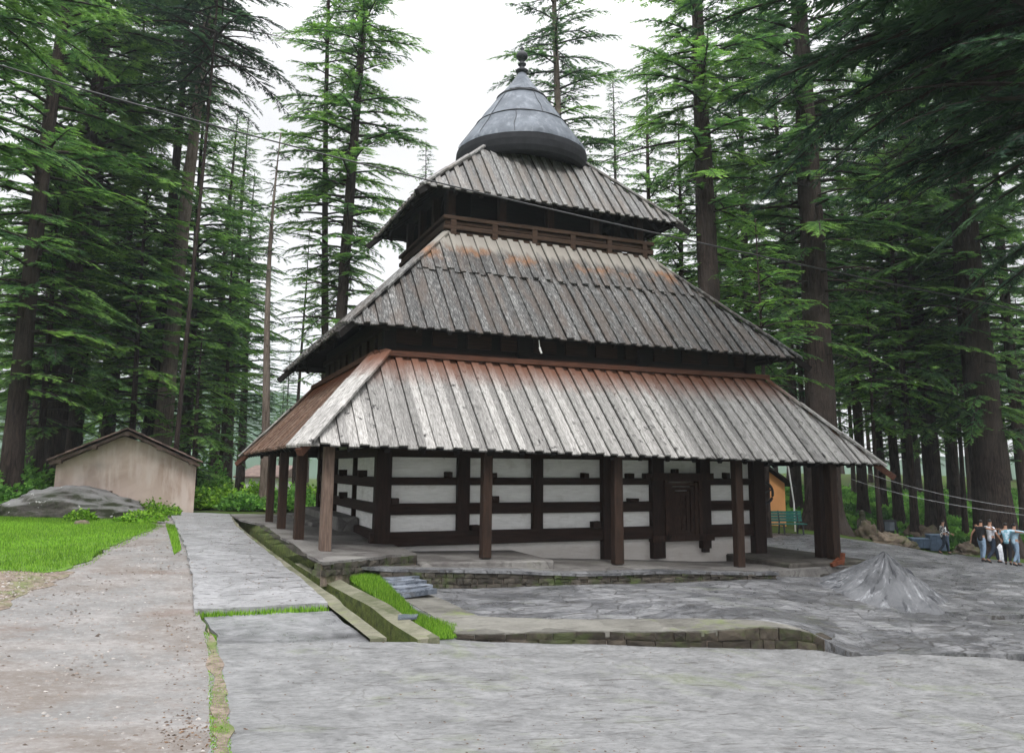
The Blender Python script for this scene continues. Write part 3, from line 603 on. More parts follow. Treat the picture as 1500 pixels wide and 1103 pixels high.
# front wall: horizontal timbers (z at left, right of door)
W1 = 12.2
def hseg(z0, z1, xs, p):
    for a, c in xs: beamx('beam', a, c, -p, .10, z0, z1)
hseg(2.33, 2.95, [(-.1, W1)], .10)
hseg(1.60, 1.80, [(-.15, 8.3), (10.1, W1)], .07)
hseg(.82, 1.12, [(-.15, 8.3), (10.1, W1)], .08)
hseg(.03, .39, [(-.35, 8.3), (10.1, W1)], .12)
for x0, x1, z0, z1, p in [(-.25,.17,-.25,2.5,.16),(2.02,2.37,.35,2.4,.095),(4.25,4.57,.33,2.4,.095),(6.46,6.78,-.9,2.5,.17),(8.14,8.58,-.55,2.4,.135),(9.86,10.26,0,2.4,.135),(11.85,12.3,-1.2,2.5,.2)]:
    beamx('wall_post', x0, x1, -p, .12, z0, z1, 'dwz')
beamx('wall_post', 6.0, 6.2, -.5, -.2, -.5, -.49, 'dwz') if False else None
b = MB(); b.box((9.9,-.14,-.30),(10.22,.1,0.0)); b.box((9.98,-.13,-.42),(10.15,.1,-.30)); part('wall_bracket', b, 'dwz')
# protruding beam ends and pegs
for x, z, w_, h_ in [(1.75,1.80,.18,.15),(3.0,1.8,.26,.13),(5.9,1.8,.18,.14),(8.0,1.8,.2,.14) ,(.28,1.12,.2,.14),(3.1,1.12,.2,.18),(7.5,1.12,.3,.09),(2.55,.39,.26,.14),(6.25,.39,.25,.18),(7.4,1.8,.2,.14),(10.9,1.8,.14,.18),(9.0,2.33-.45,.14,.2),(-.1,.02,.45,-.3)]:
    beamx('beam_end', x-w_/2, x+w_/2, -.19, .08, z, z+h_, 'dwx')
# left wall
for y0, y1, z0, z1, p in [(-.05,.42,-.1,2.6,.15),(3.56,3.72,.2,2.9,.07),(6.66,6.82,.2,2.9,.07),(9.5,9.85,0,2.9,.12)]:
    b = MB(); b.box((-p,y0,z0),(.1,y1,z1),0,.012); part('wall_post', b, 'dwz')
for z0, z1, p in [(2.33,2.60,.10),(1.52,1.80,.08),(.82,1.10,.085),(.1,.38,.12)]:
    b = MB(); b.box((-p,-.12,z0),(.1,DY+.35,z1),0,.015); part('beam', b, 'dwy')
for y, z in [(2.3,1.8),(5.2,1.8),(5.0,1.1),(8.2,1.8),(3.9,.38)]:
    b = MB(); b.box((-.2,y-.09,z-.03),(.05,y+.09,z+.17)); part('beam_end', b, 'dwx')
b = MB(); b.box((-1.15,4.2,-.1),(0,9.9,.38),0,.03); b.box((-.6,3.0,-.1),(.02,9.9,.60),0,.03); part('wall_step', b, 'veranda')
# right wall and back wall timbers
for z0, z1 in [(2.33,2.9),(1.6,1.8),(.82,1.12),(0,.38)]:
    b = MB(); b.box((12.1,0,z0),(12.32,DY,z1)); part('beam', b, 'dwy'); b = MB(); b.box((0,DY-.1,z0),(12.2,DY+.1,z1)); part('beam', b, 'dwx')
for y in (2.5,4.9,7.3,9.5):
    b = MB(); b.box((12.1,y,-1),(12.38,y+.35,2.9)); part('wall_post', b, 'dwz')
# carved door
b = MB(); x0, x1, z0, z1 = 8.58, 9.86, -.02, 1.80
for k in range(4):
    e = .13*k; p = .20-.035*k
    b.box((x0+e-.02,-p,z0+e*.5),(x0+e+.10,.1,z1-e)); b.box((x1-e-.10,-p,z0+e*.5),(x1-e+.02,.1,z1-e))
    b.box((x0+e+.10,-p+.006,z1-e-.10),(x1-e-.10,.1,z1-e)); b.box((x0+e+.10,-p+.006,z0+e*.5),(x1-e-.10,.1,z0+e*.5+.09))
b.box((8.1,-.24,1.74),(10.3,.05,1.96)); b.box((8.1,-.20,-.06),(10.3,.05,.12))
dr_ = part('door_frame', b, 'doorwood')
b = MB(); b.box((9.0,-.03,.2),(9.21,.1,1.4)); b.box((9.23,-.03,.2),(9.44,.1,1.4)); b.box((9.205,-.055,.2),(9.235,.0,1.4))
for i in range(5):
    z = .3+i*.23; b.box((9.03,-.05,z),(9.18,0,z+.14)); b.box((9.26,-.05,z),(9.41,0,z+.14))
part('door', b, 'doorwood')
# low plinth slab at wall foot
b = MB(); b.box((.27,-2.62,-.6),(3.7,.05,-.10),0,.04); b.v = [(x,y+.05*fbm(x,0,1),z-(.02*(x-.2) if z>-.5 else 0)) for x,y,z in b.v]; part('plinth', b, 'veranda')
b = MB(); b.box((10.9,-2.75,-1.3),(13.9,5,-.50),0,.04); b.box((10.7,-3.0,-1.3),(13.95,-2.752,-.78),0,.03); part('plinth', b, 'plinthdark')
# left veranda floor
b = MB(); n_ = 14
VP = BANKTOP+[(-.2,-2.55),(.25,-2.35),(.25,.3),(.1,9.9),(0,13),(-2.9,13.2)]
vf = sheet('veranda_floor', VP, VERL, .0, 'veranda', .4, .06, .03); vf.parent = T; vf.matrix_parent_inverse = Matrix.Translation(T.location).inverted()

fe_ = [[*BANKTOP[-1], 0.0], [-.2,-2.55,0.0], [.27,-2.35,0.0]]
masonry('veranda_edge_wall', fe_, lambda x, y: float(VERL(x, y))-.04, lambda x, y: float(VER(x, y))-.12, 'rubble', None, 2, .3, 'short dark stone edge under the veranda floor at its near left corner', 'stone wall', 9, .25)
# posts
def eavez(x, y):   # underside of lowest roof at a point of the front
    return 2.47-.24*np.clip((x+2.5)/17, 0, 1)
def vpost(x, y, zb, zt, wd, mat, taper=.0):
    b = MB(); h = wd/2; b.box((x-h,y-h,zb),(x+h,y+h,zt),0,.02)
    b.v = [(px_+(random.uniform(-.012,.012)), py_+random.uniform(-.012,.012), pz) for px_,py_,pz in b.v]
    return part('post', b, mat)
for x, zb, m_ in [(-1.85,.17,'postpale'),(2.03,-.10,'post'),(5.72,-.38,'post'),(9.63,-.60,'post')]:
    vpost(x, -2.2, zb, 2.75-.014*x, .25, m_)
vpost(13.05, -2.2, -.85, 2.5, .28, 'post'); vpost(aty(1199, 700, -1.75)[0], -1.75, -.55, 2.5, .30, 'dwz')
for y in (-.8+.3, 2.9, 5.9): vpost(-2.2, y, .26, 2.75, .24, 'post')
for y in (9.4, 12.0): vpost(13.9, y, -1, 2.6, .3, 'post')
for x in (2, 6, 10): vpost(x, 12.0, -.5, 2.7, .3, 'post')
# eave plates on posts
b = MB(); b.bar((-2.4,-2.2,2.66),(14.2,-2.2,2.42),.26,.24); part('eave_plate', b, 'blackx')
b = MB(); b.bar((-2.2,-2.3,2.66),(-2.2,12.2,2.66),.24,.24); part('eave_plate', b, 'rusty')
b = MB(); b.bar((13.7,-2.2,2.42),(13.7,12.2,2.42),.24,.24); part('eave_plate', b, 'dwy')
b = MB(); b.bar((-2.2,12.1,2.66),(14.0,12.1,2.42),.24,.24); part('eave_plate', b, 'dwx')

# plank roofs
def tier(lab, ex, tz, ix, zt, pitch, mats, course=(0.0, 1.0), lift=0.0, soff=True, seed=1, sidemat=None):
    """ex=(x0,y0,x1,y1) eave rectangle; tz=(z_left_front,z_right_front,z_right_back,z_left_back); ix=top rectangle; zt top z"""
    rnd = random.Random(seed)
    E_ = [(ex[0],ex[1],tz[0]),(ex[2],ex[1],tz[1]),(ex[2],ex[3],tz[2]),(ex[0],ex[3],tz[3])]
    I_ = [(ix[0],ix[1],zt),(ix[2],ix[1],zt),(ix[2],ix[3],zt),(ix[0],ix[3],zt)]
    for s in range(4):
        A, B, C_, D_ = [np.array(q, float) for q in (E_[s], E_[(s+1)%4], I_[(s+1)%4], I_[s])]
        L = np.linalg.norm((B-A)[:2]); ud = (B-A)/L; ud2 = ud.copy(); ud2[2] = 0
        a = float((D_-A)@ud2); bb = float((B-C_)@ud2); inn = np.array([-ud2[1], ud2[0], 0]); dp = float((D_-A)@inn)
        up_ = zt-(A[2]+B[2])/2; nrm = np.cross(ud2, inn*dp+np.array([0,0,up_])); nrm /= np.linalg.norm(nrm)
        def pos(u, v, o=0):
            ze = A[2]+(B[2]-A[2])*u/L
            sag = -.10*math.sin(math.pi*min(max(v,0),1))*up_/3.5
            return np.array([A[0],A[1],0])+ud2*u+inn*dp*v+np.array([0,0,ze+(zt-ze)*v+sag])+nrm*o
        vlen = math.hypot(dp, up_)
        v0c, v1c = course
        b = MB(); u = 0.0; i = 0
        # u range of this course
        while u < L:
            wdt = pitch*rnd.uniform(.85, 1.15); ov = .010 if i % 2 else .0; u0, u1 = u-ov+.009, min(u+wdt, L)+ov-.009; u += wdt; i += 1
            u0 = max(u0, 0); u1 = min(u1, L)
            if u1-u0 < .03: continue
            def vm(q): return max(0.0, min(1.0, q/max(a,1e-6), (L-q)/max(bb,1e-6)))
            brk = [q for q in (a, L-bb) if u0 < q < u1]
            top = [(q, min(vm(q), v1c)) for q in [u1]+sorted(brk, reverse=True)+[u0]]
            # breakpoints where hip crosses v1c
            vb = v0c-(rnd.uniform(.0, .035)/vlen if v0c == 0 else rnd.uniform(0,.02))
            if v0c > 0:
                lo_, hi_ = v0c*a, L-v0c*bb
                if u1 <= lo_ or u0 >= hi_: continue
                uu0, uu1 = max(u0, lo_), min(u1, hi_)
                top = [(q, min(vm(q), v1c)) for q in [uu1]+sorted([x for x in brk if uu0 < x < uu1], reverse=True)+[uu0]]; lu0, lu1 = uu0, uu1
            else: lu0, lu1 = u0, u1
            if v1c < 1:
                x_a, x_b = a*v1c, L-bb*v1c
                ex_ = [q for q in (x_a, x_b) if lu0 < q < lu1]
                top = [(q, min(vm(q), v1c)) for q in sorted([lu0, lu1]+ex_+[x for x in brk if lu0 < x < lu1], reverse=True)]
            if max(t_[1] for t_ in top) <= vb+.01: continue
            o0 = lift+(.062 if i % 2 else 0)+rnd.uniform(0, .02); th = .045; tw = rnd.uniform(-.012, .012); sk = rnd.uniform(-.02,.02)
            loop = [(lu0, vb), (lu1, vb+sk*.1)]+top; n = len(loop)
            off = rnd.uniform(0, 40)
            vs = [pos(q, v, o0+(tw if q > (lu0+lu1)/2 else -tw)*(1-v)) for q, v in loop]+[pos(q, v, o0-th) for q, v in loop]
            uvs = [((q-lu0)+off*3.1, v*vlen+off) for q, v in loop]*2; hs = [v for q, v in loop]*2
            b.add(vs, [tuple(range(n)), tuple(range(2*n-1, n-1, -1))]+[(j, n+j, n+(j+1)%n, (j+1)%n) for j in range(n)], 0, uvs, hs)
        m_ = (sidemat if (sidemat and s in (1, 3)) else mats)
        part('roof_slope', b, m_)
        # side faces reversed check not needed: double sided
        if soff:
            b = MB(); pts = [(0.03, .0), (L-.03, .0), (L-bb, 1), (a, 1)]
            nn_ = 8
            for k in range(nn_):
                v0_, v1_ = k/nn_, (k+1)/nn_
                def row(v): return pos(a*v+.02, v, -.06), pos(L-bb*v-.02, v, -.06)
                r0, r1 = row(v0_), row(v1_); b.add([r0[0], r0[1], r1[1], r1[0]], [(0,1,2,3)])
            k = 0; q = .25
            while q < L-.1:          # rafters
                vt = vm_ = max(0, min(1, q/max(a,1e-6), (L-q)/max(bb,1e-6)))
                if vt > .06: b.bar(pos(q, .012, -.15), pos(q, vt*.97, -.15), .11, .14)
                q += .85
            for vv in (.05, .5): b.bar(pos(a*vv, vv, -.11), pos(L-bb*vv, vv, -.11), .10, .09)
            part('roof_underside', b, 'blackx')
    return E_, I_
EX1 = (-2.55,-2.80,14.5,12.5); Z1 = (2.55,2.27,2.2,2.5); IX1 = (-.25,-.25,12.35,10.05)
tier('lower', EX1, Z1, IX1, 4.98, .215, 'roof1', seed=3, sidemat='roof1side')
EX2 = (-1.3,-.85,13.3,10.65); Z2 = (5.70,5.66,5.66,5.70); IX2 = (2.3,2.33,9.75,7.47)
tier('middle', EX2, Z2, IX2, 9.30, .205, 'roof2', (0, .64), 0, seed=4)
tier('middle', EX2, Z2, IX2, 9.30, .205, 'roof2', (.615, 1.0), .05, soff=False, seed=5)
EX3 = (1.37,1.74,10.68,8.1); Z3 = (10.62,10.56,10.56,10.62); IX3 = (4.15,3.7,7.85,6.1)
tier('upper', EX3, Z3, IX3, 13.05, .195, 'roof3', seed=6)
# hip covering boards
def hip(A, B, w_, mats, ext=.15, n=1, zo=.09, split=0):
    A, B = Vector(A), Vector(B); d = (B-A).normalized(); A = A-d*ext
    for k in range(n):
        b = MB(); o = Vector((-.0,0,zo+.03*k)); sd = d.cross(Vector((0,0,1))).normalized()*(k-(n-1)/2)*w_*.8
        L = (B-A).length; segs = 3; off = random.uniform(0, 9)
        for j in range(segs):
            t0, t1 = j/segs-.01, (j+1)/segs+.01; P0, P1 = A+(B-A)*max(t0,0)+o+sd, A+(B-A)*min(t1,1)+o+sd+Vector((0,0,.03))
            s2 = d.cross(Vector((0,0,1))).normalized()*w_/2; u_ = s2.cross(d).normalized()*.025
            vs = [P0-s2-u_*1.0-Vector((0,0,.05)), P0+s2-u_-Vector((0,0,.05)), P1+s2-u_-Vector((0,0,.05)), P1-s2-u_-Vector((0,0,.05)), P0-s2*1.0+u_-Vector((0,0,.04)), P0+s2+u_-Vector((0,0,.04)), P1+s2+u_-Vector((0,0,.04)), P1-s2+u_-Vector((0,0,.04))]
            vs.insert(0, None); vs = vs[1:]
            c0, c1 = P0+Vector((0,0,.035)), P1+Vector((0,0,.035))
            b.add(vs+[c0, c1], [(0,3,2,1),(4,5,8),(4,8,9,7),(8,5,6,9),(7,9,6),(0,1,5,4),(1,2,6,5),(2,3,7,6),(3,0,4,7)], 0, [(0,off+L*t0),(w_,off+L*t0),(w_,off+L*t1),(0,off+L*t1)]*2+[(w_/2,off+L*t0),(w_/2,off+L*t1)], [t0,t0,t1,t1]*2+[t0,t1])
        part('hip_board', b, mats)
def corner(ex, z, ix, zt, s):
    E_ = [(ex[0],ex[1],z[0]),(ex[2],ex[1],z[1]),(ex[2],ex[3],z[2]),(ex[0],ex[3],z[3])][s]; I_ = [(ix[0],ix[1],zt),(ix[2],ix[1],zt),(ix[2],ix[3],zt),(ix[0],ix[3],zt)][s]
    return E_, I_
for s in range(4):
    hip(*corner(EX1, Z1, IX1, 4.98, s), .34, 'roof1', .18, 2 if s == 0 else 1)
    hip(*corner(EX2, Z2, IX2, 9.30, s), .26, 'roof2', .15)
    hip(*corner(EX3, Z3, IX3, 13.05, s), .2, 'roof3', .12)
# protruding hip rafters under the corners
for (ex, z, ix, zt, mm, L) in ((EX1,Z1,IX1,4.98,'rustx',.45),(EX2,Z2,IX2,9.3,'blackx',.45),(EX3,Z3,IX3,13.05,'blackx',.4)):
    for s in range(4):
        A, B = corner(ex, z, ix, zt, s); A, B = Vector(A), Vector(B); d = (B-A).normalized()
        b = MB(); LL = .12 if (s == 0 and mm == 'rustx') else L; b.bar(A-d*LL+Vector((0,0,-.12)), B+Vector((0,0,-.22)), .15, .17); part('hip_rafter', b, mm)
# red-brown board along the top of the lower roof
for p, q, m_ in (((-.33,-.33,5.03),(12.43,-.33,5.03),'rustx'),((-.33,-.33,5.03),(-.33,10.1,5.03),'rusty'),((12.43,-.33,5.03),(12.43,10.1,5.03),'rusty'),((-.33,10.1,5.03),(12.43,10.1,5.03),'rustx')):
    b = MB(); b.bar(p, q, .26, .14); part('ridge_board', b, m_)
# dark carved wall between lower and middle roofs
b = MB()
for i in range(12):
    x = .2+i*1.02; b.box((x,-.06,5.35),(x+.72,.1,5.75)); 
b.box((-.05,-.10,5.8),(12.2,.08,5.98)); b.box((-.05,-.12,6.15),(12.2,.08,6.35)); b.box((-.10,-.1,5.06),(12.2,.05,5.22)); part('carved_frieze', b, 'dwx')
b = MB()
for i in range(9): y = .3+i*1.05; b.box((-.06,y,5.35),(.1,y+.7,5.75))
b.box((-.10,-.05,5.8),(.08,9.8,5.98)); part('carved_frieze', b, 'dwy')
for x in (.0,3.9,7.9,11.9):
    b = MB(); b.box((x-.16,-.2,5.0),(x+.16,.1,6.3)); part('wall_post', b, 'blackx')
b = MB(); b.tube([(4.15,-.72,5.42),(4.17,-.72,5.34),(4.22,-.70,5.26)],.03,6); b.tube([(4.13,-.72,5.62),(4.15,-.72,5.42)],.012,5); part('small_lamp', b, 'plaster')

# gallery below the top roof
for k, (o, z0, z1) in enumerate([(.02,9.22,9.42),(.10,9.45,9.60),(.04,9.63,9.74),(.12,9.77,9.90)]):
    x0, y0, x1, y1 = 2.28-o, 2.28-o, 9.75+o, 7.55+o
    for (p, q, m_) in (((x0,y0,z0),(x1,y0+.16,z1),'railx'),((x0,y1-.16,z0),(x1,y1,z1),'railx'),((x0,y0+.163,z0+.003),(x0+.16,y1-.163,z1-.003),'dwy'),((x1-.16,y0+.163,z0+.003),(x1,y1-.163,z1-.003),'dwy')):
        b = MB(); b.box(p, q, 0, .015); part('gallery_rail', b, m_)
b = MB(); b.box((2.42,2.42,9.1),(9.6,7.4,9.44)); part('gallery_floor', b, 'blackx')
for k in range(6):
    b = MB(); x = 2.5+k*(9.5-2.5)/5; b.box((x-.09,2.17,9.28),(x+.09,2.33,9.86)); part('rail_post', b, 'railx')
XS = [2.5,4.25,5.98,7.7,9.45]
for x in XS:
    for y in (2.5, 7.3):
        b = MB(); b.box((x-.12,y-.12,9.44),(x+.12,y+.12,11.3)); part('gallery_post', b, 'dwz')
for y in (4.1, 5.7):
    for x in (2.5, 9.45):
        b = MB(); b.box((x-.12,y-.12,9.44),(x+.12,y+.12,11.3)); part('gallery_post', b, 'dwz')
b = MB(); b.box((3.5,3.4,9.44),(8.5,6.4,12.1)); part('inner_wall', b, 'blackx')
b = MB(); b.box((2.3,2.35,11.05),(9.65,2.6,11.3)); b.box((2.3,7.2,11.05),(9.65,7.45,11.3)); b.box((2.38,2.6,11.05),(2.6,7.2,11.3)); b.box((9.35,2.6,11.05),(9.6,7.2,11.3)); part('beam', b, 'blackx')
# cone
CX, CY = 5.97, 4.9
prof = [(2.40,13.36),(2.37,13.50),(2.16,13.80),(1.93,14.13),(1.70,14.47),(1.46,14.85),(1.20,15.2),(.95,15.55),(.72,15.85),(.50,16.13),(.33,16.38),(.20,16.58),(.13,16.72)]
b = MB(); n = 72; vs = []
for i, (r, z) in enumerate(prof):
    for j in range(n):
        t_ = 2*math.pi*j/n; rr = r*(1+.014*fbm(math.cos(t_)*2.5, math.sin(t_)*2.5, z*1.2, 3)); zz_ = z+(.035*fbm(math.cos(t_)*3, math.sin(t_)*3, 7, 3) if i < 2 else 0)
        vs.append((CX+rr*math.cos(t_), CY+rr*math.sin(t_), zz_))
b.add(vs, [(i*n+j, i*n+(j+1)%n, (i+1)*n+(j+1)%n, (i+1)*n+j) for i in range(len(prof)-1) for j in range(n)])
cone = part('cone_roof', b, 'lead', smooth=True)
def ringpts(z, n=48, wob=.02):
    r = float(np.interp(z, [p[1] for p in prof], [p[0] for p in prof]))
    return [(CX+(r+.012)*math.cos(2*math.pi*j/n), CY+(r+.012)*math.sin(2*math.pi*j/n), z+wob*fbm(j*.3, z, 2)) for j in range(n+1)]
b = MB(); b.tube(ringpts(14.47), .022, 5, cap=False); b.tube(ringpts(15.62), .045, 5, cap=False); b.tube(ringpts(15.72, wob=.05), .02, 5, cap=False)
sb = b.build('seam_band', 'darkmetal', parent=cone, loc=None); sb.parent = cone; sb.matrix_parent_inverse = (Matrix.Translation(T.location) @ cone.matrix_parent_inverse).inverted()
b = MB()
for k in range(11):
    a_ = 2*math.pi*(k+.35)/11; z0, z1 = (13.4, 14.47) if k % 2 else (14.47, 15.6)
    if k % 3 == 0: z0, z1 = 13.4, 15.6
    pts = []
    for z in np.linspace(z0, z1, 9):
        r = float(np.interp(z, [p[1] for p in prof], [p[0] for p in prof]))+.008; pts.append((CX+r*math.cos(a_+.012*math.sin(z*9)), CY+r*math.sin(a_+.012*math.sin(z*9)), z))
    b.tube(pts, .012, 4)
sb = b.build('sheet_seam', 'darkmetal'); sb.parent = cone; sb.matrix_parent_inverse = (Matrix.Translation(T.location) @ cone.matrix_parent_inverse).inverted()
b = MB(); b.lathe([(2.40,13.355),(2.42,13.15),(2.40,12.92),(2.33,12.74),(2.22,12.68),(2.1,12.74),(1.2,12.98),(.1,13.0)], (CX, CY, 0), 72); part('cone_rim', b, 'rimdark')
b = MB(); b.lathe([(.13,16.68),(.22,16.74),(.24,16.80),(.16,16.86),(.10,16.90),(.09,16.98),(.15,17.02),(.16,17.07),(.10,17.11),(.085,17.18),(.14,17.22),(.205,17.30),(.225,17.39),(.20,17.48),(.13,17.55),(.07,17.58),(.06,17.64),(.085,17.68),(.05,17.74),(.0,17.80)], (CX, CY, 0), 20); part('finial', b, 'darkmetal', smooth=True)

# hanging ring at the right corner
hx = empty('hanging_wheel', aty(1120, 722, .7), 'dark iron wheel ring hung at the right corner of the temple veranda', 'wheel')
c0 = Vector(hx.location)
b = MB(); b.tube([c0+Vector((0.34*math.cos(2*math.pi*j/24),0,0.34*math.sin(2*math.pi*j/24))) for j in range(25)], .045, 6, cap=False); b.build('rim', 'darkmetal', parent=hx)
for a_ in (20, 140, 260):
    b = MB(); b.bar(c0, c0+Vector((.33*math.cos(R(a_)),0,.33*math.sin(R(a_)))), .05, .04); b.build('spoke', 'darkmetal', parent=hx)
b = MB(); b.tube([c0+Vector((0,0,.34)), c0+Vector((0,0,1.35))], .02, 5); b.build('rope', 'twig', parent=hx)

# ------------------------------------------------------------------ cedars
def spray_templates(K=8, nb=40):
    out = []
    for k in range(K):
        r = np.random.default_rng(100+k); t = np.sort(r.uniform(0.02, 1, nb)); side = np.where(np.arange(nb) % 2 == 0, 1, -1)
        ang = np.radians(r.uniform(22, 62, nb))*side; ln = (.34*(1-.62*t)+.05)*r.uniform(.7, 1.25, nb)
        base = np.stack([t, .02*np.sin(t*6+k), -.10*t*t], 1); up = r.uniform(-.05, .20, nb)
        d = np.stack([np.cos(ang), np.sin(ang), up], 1); roll = r.uniform(-1.0, 1.0, nb)
        s = np.stack([-np.sin(ang)*np.cos(roll), np.cos(ang)*np.cos(roll), np.sin(roll)], 1)
        w_ = .027*r.uniform(.7, 1.3, nb)
        a = base-s*w_[:, None]; b_ = base+s*w_[:, None]; c = base+d*ln[:, None]; c[:, 2] -= ln*.10
        tw = np.array([[[0, -.008, 0], [0, .008, 0], [1, 0, -.10]]])
        out.append(np.concatenate([np.stack([a, b_, c], 1), tw], 0))
    return np.array(out)        # K, nb+1, 3, 3
SPR = spray_templates()
def make_crown(name, seed, H, cb, Lmax, dens=1.0, droop=.25, parent=None, trunk=None, mat='needle_mid', apex=True, prof=None, dead=.12, spd=6.0, wscale=1.0, az=None, zmax=None, sb=1.0):
    """trunk(z)->(x,y,r). crown object: needles, twigs and limbs in one mesh"""
    r = np.random.default_rng(seed); O = []; XD = []; YD = []; S = []; VAR = []
    lv, lf = [], []
    z = cb
    while z < (zmax or H-.3):
        u = (z-cb)/max(H-cb, .1); 
        if prof: L0 = Lmax*prof(u)
        else: L0 = Lmax*(min(1, .55+1.6*u) if u < .28 else 1.0)*(1-max(0, (u-.28)/.72)**1.25*.93)
        tx, ty, tr = trunk(z); nb = r.integers(2, 5)
        a0 = r.uniform(0, 2*np.pi)
        for q in range(nb):
            a = a0+q*2*np.pi/nb+r.uniform(-.5, .5)
            if az is not None: a = az[0]+r.normal()*az[1]
            L = L0*r.uniform(.55, 1.12)
            if L < .25: continue
            isdead = r.random() < dead and u < .35
            rise = r.uniform(-.12, .22)+.35*u; dr = droop*r.uniform(.7, 1.5)
            ca, sa = math.cos(a), math.sin(a); ns = 6; kink = r.uniform(-.25, .25)
            T_ = np.linspace(0, 1, ns+1)
            def bp(t): 
                t = np.asarray(t, float); rr = L*t; off = kink*L*t*t*.5
                return np.stack([tx+ca*rr-sa*off, ty+sa*rr+ca*off, z+L*(rise*t-dr*t*t)+.0*t], -1)
            P = bp(T_); rad = np.maximum(.012+.016*L*(1-T_)**1.1, .008); base = len(lv)
            for i in range(ns+1):
                for j in range(4):
                    th = j*np.pi/2; lv.append(P[i]+rad[i]*np.array([-sa*math.cos(th), ca*math.cos(th), math.sin(th)]))
            for i in range(ns):
                for j in range(4): k = (j+1) % 4; lf.append((base+i*4+j, base+i*4+k, base+i*4+4+k, base+i*4+4+j))
            if isdead:
                m_ = int(L*2.5)
            else: m_ = int(L*spd*dens)+3
            t = np.clip(np.linspace(.12 if not isdead else .4, 1.0, m_)+r.uniform(-.03, .03, m_), .05, 1)
            p = bp(t); sd = np.where(np.arange(m_) % 2 == 0, 1, -1); ang = np.radians(r.uniform(30, 68, m_))*sd*(1-.5*t)
            sl = np.minimum(.30+L*.26*(1.08-t)*np.minimum(1, t*3.0), 1.7)*r.uniform(.7, 1.2, m_)*sb
            pitch = (rise-2*dr*t)*.8+r.uniform(-.14, .10, m_)-.08
            hx_ = ca*np.cos(ang)-sa*np.sin(ang); hy_ = sa*np.cos(ang)+ca*np.sin(ang)
            xd = np.stack([hx_, hy_, pitch], 1); xd /= np.linalg.norm(xd, axis=1)[:, None]
            rollv = r.uniform(-.35, .35, m_); yd = np.stack([-hy_, hx_, rollv], 1); yd -= xd*(xd*yd).sum(1)[:, None]; yd /= np.linalg.norm(yd, axis=1)[:, None]
            O.append(p); XD.append(xd); YD.append(yd); S.append(sl*(-1 if isdead else 1)); VAR.append(np.full(m_, r.uniform(.1, .75))+r.uniform(-.15, .25, m_)*1.0)
        z += r.uniform(.30, .62)/dens*(1.0 if u < .7 else .8)
    O = np.concatenate(O); XD = np.concatenate(XD); YD = np.concatenate(YD); S = np.concatenate(S); VAR = np.concatenate(VAR); ZD = np.cross(XD, YD)
    isd = S < 0; S = np.abs(S); n = len(O); k = r.integers(0, len(SPR), n); Tm = SPR[k].copy()          # n, nb+1, 3,3
    Tm[..., 1] *= wscale
    nb1 = Tm.shape[1]
    W = O[:, None, None]+S[:, None, None, None]*(Tm[..., 0:1]*XD[:, None, None]+Tm[..., 1:2]*YD[:, None, None]+Tm[..., 2:3]*ZD[:, None, None])
    keep = np.ones((n, nb1), bool); keep[isd, :nb1-1] = r.random((isd.sum(), nb1-1)) < .12
    mi = np.zeros((n, nb1), int); mi[:, -1] = 1; mi[isd] = 1
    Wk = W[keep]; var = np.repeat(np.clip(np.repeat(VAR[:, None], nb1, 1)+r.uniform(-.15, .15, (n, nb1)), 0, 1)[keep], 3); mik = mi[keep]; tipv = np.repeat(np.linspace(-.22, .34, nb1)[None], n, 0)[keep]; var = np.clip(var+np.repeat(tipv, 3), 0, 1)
    # limbs as quads -> two triangles each
    LV = np.array(lv); LF = np.array(lf); tr_ = np.concatenate([LV[LF[:, [0,1,2]]], LV[LF[:, [0,2,3]]]]) if len(LF) else np.zeros((0,3,3))
    V = np.concatenate([Wk.reshape(-1, 3), tr_.reshape(-1, 3)]); var = np.r_[var, np.zeros(len(tr_)*3)]; mik = np.r_[mik, np.full(len(tr_), 1)]
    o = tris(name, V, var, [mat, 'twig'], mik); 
    if parent: o.parent = parent
    return o
def make_trunk(seed, H, r0, lean=(0,0), bend=0.0, mat='bark', parent=None, flare=.6, top=None, n=14, holes=0):
    r = random.Random(seed); ph = r.uniform(0, 50)
    def T_(z):
        t = z/H; return (lean[0]*z+bend*math.sin(t*math.pi*1.3+ph)*H*.01, lean[1]*z+bend*math.cos(t*math.pi*1.1+ph)*H*.01-bend*math.cos(ph)*H*.01, max(r0*(1-t)**.75*(1-.05*t), .03))
    x0, y0, _ = T_(0)
    def TT(z): x, y, q = T_(z); return (x-x0, y-y0, q)
    b = MB(); vs = []; zt = top or H; zs = list(np.concatenate([[-1.2, -.3, .1, .5, 1.0, 1.6], np.arange(2.4, min(zt, H-.4), .8), [min(zt, H-.2)]]))
    for z in zs:
        x, y, q = TT(max(z, 0)); fl = 1+flare*math.exp(-max(z+.2, 0)/.9)
        for j in range(n):
            a = 2*math.pi*j/n; rr = q*(fl*(1+.16*(fl-1)*math.sin(a*5+ph)*2)+.10*fbm(math.cos(a)*1.6+ph, math.sin(a)*1.6, z*.5, 3)+.05*math.sin(a*7+z*.3))
            vs.append((x+rr*math.cos(a), y+rr*math.sin(a), z))
    N = len(zs); b.add(vs, [(i*n+j, i*n+(j+1)%n, (i+1)*n+(j+1)%n, (i+1)*n+j) for i in range(N-1) for j in range(n)]+[tuple((N-1)*n+j for j in range(n))])
    o = b.build('trunk', mat, smooth=True); 
    if parent: o.parent = parent
    return o, TT
TREES = []
